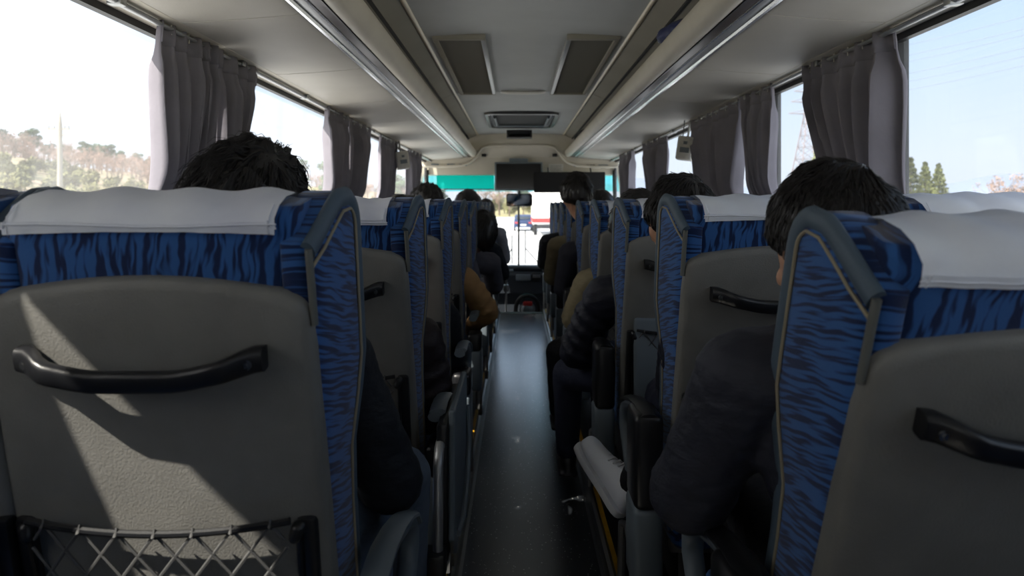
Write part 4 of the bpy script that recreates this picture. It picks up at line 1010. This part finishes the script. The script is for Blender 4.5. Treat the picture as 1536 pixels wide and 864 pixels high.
def leaves(rnd, blobs, n, size):
    m = MB()
    for _ in range(n):
        c, r = rnd.choice(blobs); d = Vector((rnd.gauss(0, 1), rnd.gauss(0, 1), rnd.gauss(0, 1))).normalized() * (rnd.random() ** .4)
        p = Vector((c[0] + d.x * r[0], c[1] + d.y * r[1], c[2] + d.z * r[2]))
        a = Vector((rnd.gauss(0, 1), rnd.gauss(0, 1), rnd.gauss(0, 1))).normalized() * size * (.6 + .8 * rnd.random()); b = a.orthogonal().normalized() * a.length * .6
        m.add([p - a, p + b, p + a, p - b], [(0, 1, 2, 3)])
    return m
def tree_mesh(kind, seed):
    rnd = random.Random(seed); tr = MB()
    if kind == 'pine':
        tr.tube([(0, 0, 0), (.1, 0, 2), (-.05, .1, 4.2)], [.16, .13, .06], 7); bl = []
        for k in range(7): a = k * 2.4; bl.append(((1.0 * math.cos(a) * (1 - k * .08), 1.0 * math.sin(a), 3.0 + k * .36), (.9, .9, .5)))
        for c, r in bl: tr.tube([(0, 0, c[2] - .6), c], [.05, .02], 5)
        return leaves(rnd, bl, 1500, .16).mesh('foliage', 'pine', False), tr.mesh('trunk', 'bark')
    if kind == 'conifer':
        tr.tube([(0, 0, 0), (0, 0, 6.3)], [.14, .02], 7); bl = []
        for k in range(13):
            z = .9 + k * .43; r = 1.75 * (1 - k / 13.2)
            for j in range(6): a = j * 1.05 + k * .5; bl.append(((r * .6 * math.cos(a), r * .6 * math.sin(a), z - .08 * r), (r * .48, r * .48, .22)))
        return leaves(rnd, bl, 3200, .13).mesh('foliage', 'conifer', False), tr.mesh('trunk', 'bark')
    if kind == 'bush':
        bl = [((rnd.uniform(-.6, .6), rnd.uniform(-.6, .6), .5 + rnd.random() * .9), (.6, .6, .6)) for _ in range(6)]
        tr.tube([(0, 0, 0), (0, 0, 1)], [.06, .03], 6)
        return leaves(rnd, bl, 700, .13).mesh('foliage', 'bush', False), tr.mesh('trunk', 'bark')
    tr.tube([(0, 0, 0), (.05, .05, 1.6), (0, .1, 3)], [.12, .09, .05], 7)
    bl = []
    for k in range(26):
        a = rnd.random() * 6.28; z0 = 1 + rnd.random() * 2; L = .8 + rnd.random() * 1.0
        e = Vector((math.cos(a) * L, math.sin(a) * L, z0 + .5 + rnd.random() * 1.2)); tr.tube([(0, 0, z0), e * .5 + Vector((0, 0, z0 * .5)), e], [.03, .02, .006], 4)
        bl.append((tuple(e), (.35, .35, .4)))
    return leaves(rnd, bl, 600, .08).mesh('twigs', 'bare', False), tr.mesh('trunk', 'bark')
TM = {k: [tree_mesh(k, s) for s in range(3)] for k in ('pine', 'conifer', 'bush', 'bare')}
rt = random.Random(9); SPOTS = []
CROWN = {'pine': 1.9, 'conifer': 1.3, 'bush': 1.25, 'bare': 1.9}
def free(kind, x, y, sc_):
    r = CROWN[kind] * sc_
    return all((x - a) ** 2 + (y - b) ** 2 > (r + c) ** 2 for a, b, c in SPOTS)
def tree(kind, x, y, z, sc_, label, group):
    SPOTS.append((x, y, CROWN[kind] * sc_))
    fo, tk = rt.choice(TM[kind]); nm = {'pine': 'pine_tree', 'conifer': 'conifer_tree', 'bush': 'green_shrub', 'bare': 'leafless_tree'}[kind]
    t = thing(nm, label, 'shrub' if kind == 'bush' else 'tree', (x, y, z), group, (0, 0, rt.random() * 6)); t.scale = (sc_, sc_, sc_)
    obj('twigs' if kind == 'bare' else 'foliage', fo, t); obj('trunk', tk, t)
def hill_spot(px, d):
    """a spot on the hillside seen at photo column px, depth d"""
    x = CAM.x + (px - VX) * d / F; return x, d, hz(x, d)
for px, d, k in ((4, 132, 1.15), (20, 146, 1.05), (45, 136, 1.3), (130, 154, 1.1), (145, 168, 1.2), (160, 156, 1.1), (180, 170, .95), (206, 178, .95), (224, 190, .9), (-36, 128, 1.3), (396, 280, 1.6), (422, 300, 1.6), (448, 320, 1.5), (100, 148, .85), (72, 142, .8), (190, 184, .8)):
    tree('pine', *hill_spot(px, d), k, 'dark green pine standing on the hillside ridge', 'pines on the hillside')
def scatter(kind, n, px0, px1, d0, d1, s0, s1, label, group):
    for k in range(n):
        for _ in range(25):
            px = lerp(px0, px1, rt.random()); d = lerp(d0, d1, rt.random()); sc_ = lerp(s0, s1, rt.random()); x, y, z = hill_spot(px, d)
            if free(kind, x, y, sc_): tree(kind, x, y, z, sc_, label, group); break
scatter('bare', 120, -20, 245, 104, 172, .65, 1.05, 'brownish leafless tree on the hillside', 'leafless hillside trees')
scatter('bare', 40, 385, 635, 190, 330, 1.2, 1.7, 'brownish leafless tree on the hillside', 'leafless hillside trees')
scatter('bare', 80, -150, 640, 150, 330, 1.0, 1.6, 'brownish leafless tree on the hillside', 'leafless hillside trees')
scatter('bush', 44, -10, 245, 70, 112, .9, 1.5, 'low olive green shrub at the hillside foot', 'shrubs at the hillside foot')
scatter('bush', 30, 245, 600, 90, 200, 1.0, 1.8, 'low olive green shrub at the hillside foot', 'shrubs at the hillside foot')
for px, d, k in ((1348, 70, 1.08), (1366, 58, 1.04), (1388, 75, 1.15), (1408, 63, 1.0), (1225, 60, 1.15), (1214, 70, 1.1), (1379, 50, .62), (1402, 46, .54), (1355, 52, .58), (1240, 78, 1.1)):
    q = P(px, 300, d); tree('conifer', q.x, q.y, GZ, k, 'pointed yellow green conifer standing in the field', 'conifers beyond the door side')
for px, d, k in ((1500, 60, 1.05), (1521, 62, 1.15), (1540, 58, 1.0)):
    q = P(px, 300, d); tree('bare', q.x, q.y, GZ, k, 'bare tree standing in front of the bluish ridge', 'bare trees by the ridge')
for k in range(16):
    kind = 'pine' if k % 3 == 0 else 'bush'
    for _ in range(30):
        px = 640 + 95 * rt.random(); d = 60 + 75 * rt.random(); q = P(px, 300, d); sc_ = 1.1 + .6 * rt.random() + (.9 if k % 3 else 0)
        if q.x > -13: q.x = -16 - 14 * rt.random()
        if free(kind, q.x, q.y, sc_): break
    tree(kind, q.x, q.y, GZ, sc_, 'hazy roadside tree ahead of the bus', 'roadside trees ahead')
for px, d, k, kind in ((728, 132, 1.6, 'bare'), (742, 172, 2.4, 'bush'), (749, 152, 1.9, 'bare'), (757, 186, 2.8, 'bush'), (764, 140, 1.5, 'bare'), (771, 168, 2.3, 'bush'), (793, 190, 2.2, 'bush'), (785, 158, 1.3, 'pine'), (806, 178, 1.7, 'bare')):
    q = P(px, 300, d); tree(kind, q.x, q.y, GZ, k, 'hazy tree where the road bends, framed by the windshield', 'trees at the road bend')
# utility pole
q = P(90, 300, 42); t = thing('utility_pole', 'concrete utility pole with crossarms before the hillside', 'utility pole', (q.x, 42, hz(q.x, 42)))
ht = P(0, 168, 42).z - t.location.z
MB().tube([(0, 0, 0), (0, 0, ht - .8), (0, 0, ht)], [.19, .13, .03], 10).build('pole', 'concrete', t)
MB().box((-.75, -.05, ht - 1.12), (.6, .05, ht - 1.02)).build('crossarm', 'concrete', t, False)
MB().box((-.3, -.04, ht - 1.5), (.3, .04, ht - 1.42)).build('crossarm', 'concrete', t, False)
for x in (-.7, -.35, .3, .55): MB().tube([(x, 0, ht - 1.02), (x, 0, ht - .85)], [.05, .03], 8).build('insulator', 'grey_plastic', t)
# transmission tower
q = P(1213, 300, 120); t = thing('transmission_tower', 'pale lattice transmission tower beyond the door side windows', 'tower', (q.x, 120, GZ))
ht = P(0, 132, 120).z - GZ; m = MB()
def wv(z): return lerp(3.4, .55, min(1, (z / (ht * .8))))
lv = [ht * k / 11 for k in range(12)]
cor = [(-1, -1), (1, -1), (1, 1), (-1, 1)]
for sx_, sy_ in cor: MB().tube([(sx_ * wv(z), sy_ * wv(z), z) for z in lv], .11, 4).build('leg', 'lattice', t)
for a, b in zip(lv[:-1], lv[1:]):
    for (x0, y0_), (x1, y1_) in zip(cor, cor[1:] + cor[:1]):
        m.tube([(x0 * wv(a), y0_ * wv(a), a), (x1 * wv(b), y1_ * wv(b), b)], .05, 4); m.tube([(x1 * wv(a), y1_ * wv(a), a), (x0 * wv(b), y0_ * wv(b), b)], .05, 4); m.tube([(x0 * wv(b), y0_ * wv(b), b), (x1 * wv(b), y1_ * wv(b), b)], .05, 4)
m.build('bracing', 'lattice', t)
for z, L in ((ht * .80, 3.6), (ht * .89, 3.2), (ht * .97, 2.6)):
    mm = MB()
    for sg in (-1, 1): mm.tube([(0, -.5, z), (sg * L, 0, z + .1), (0, .5, z)], .06, 4); mm.tube([(0, 0, z + .9), (sg * L, 0, z + .1)], .05, 4)
    mm.build('crossarm', 'lattice', t)
for (ya, yb) in ((73, 28), (86, 48), (96, 57), (113, 77), (124, 90), (136, 104)):
    a = P(1213, ya + 22, 118); b = P(1640, yb - 30, 70); pts = []
    for k in range(21):
        u = k / 20; p = a.lerp(b, u); p.z -= 1.2 * math.sin(math.pi * u) * .5; pts.append(p)
    tag(MB().tube(pts, .035, 5).build('power_line', 'wire'), 'thin power line strung from the lattice tower', 'power line', 'power lines from the tower')
# vehicles ahead
def car(x, y, ry, col, label):
    t = thing('car', label, 'car', (x, y, GZ + .02), None, (0, 0, ry))
    prof = [(-2.1, .35), (-2.1, .85), (-1.5, .95), (-.9, 1.42), (.7, 1.45), (1.5, 1.0), (2.1, .92), (2.15, .4)]
    rings = []
    for u, k in ((-.86, .86), (-.8, 1), (.8, 1), (.86, .86)): rings.append([Vector((u * (1 - .14 * sstep(.9, 1.45, z)), yy * (.98 if abs(u) > .82 else 1), z if abs(u) < .82 else lerp(.8, z, .9))) for yy, z in prof])
    MB().loft(rings).build('body', col, t, True, 30)
    for yy, z0, z1 in ((-1.22, .98, 1.38), (1.12, 1.05, 1.40)):
        MB().box((-.62, -.012, -.2), (.62, .012, .2), .01, Matrix.Translation((0, yy - (.03 if yy < 0 else -.03), (z0 + z1) / 2)) @ Matrix.Rotation(R(-52 if yy < 0 else 58), 4, 'X')).build('window_glass', 'car_glass', t)
    for sg in (-1, 1):
        MB().box((sg * .74 - .06, -.85, 1.0), (sg * .74 + .06, .75, 1.34), .03).build('side_glass', 'car_glass', t)
        for yy in (-1.3, 1.35): MB().tube([(sg * .7, yy, .32), (sg * .86, yy, .32)], .32, 16, up=(0, 0, 1)).build('wheel', 'tyre', t)
        MB().box((sg * .62 - .14, -2.13, .68), (sg * .62 + .14, -2.05, .82), .02).build('tail_lamp', 'red', t)
    MB().box((-.25, -2.12, .5), (.25, -2.09, .62)).build('plate', 'car_white', t)
q = P(785, 345, 60); car(q.x, 62, 0, 'car_dark', 'dark blue car ahead on the road')
q = P(797, 345, 70); car(q.x + 2.2, 80, 0, 'car_white', 'white car ahead on the road beyond the blue one')
q = P(729, 345, 70); car(q.x - 2, 66, 0, 'car_white', 'white car ahead by the roadside trees')
t = thing('box_truck', 'white box truck with red stripe standing ahead by the road', 'truck', (P(822, 0, 52).x, 54, GZ + .02))
MB().box((-1.2, -3, .9), (1.2, 3, 3.4), .05).build('cargo_box', 'car_white', t); MB().box((-1.1, 3, .6), (1.1, 4.8, 2.4), .2).build('cab', 'car_white', t)
MB().box((-1.22, -3.02, 1.0), (1.22, 2.9, 1.35), .01).build('stripe', 'red', t)
for sg in (-1, 1):
    for yy in (-1.8, 3.8): MB().tube([(sg * .85, yy, .45), (sg * 1.1, yy, .45)], .45, 16, up=(0, 0, 1)).build('wheel', 'tyre', t)
MB().box((-.9, -3.04, .55), (.9, -2.95, .85), .02).build('bumper', 'black_plastic', t)

bpy.data.scenes.remove(TMP)
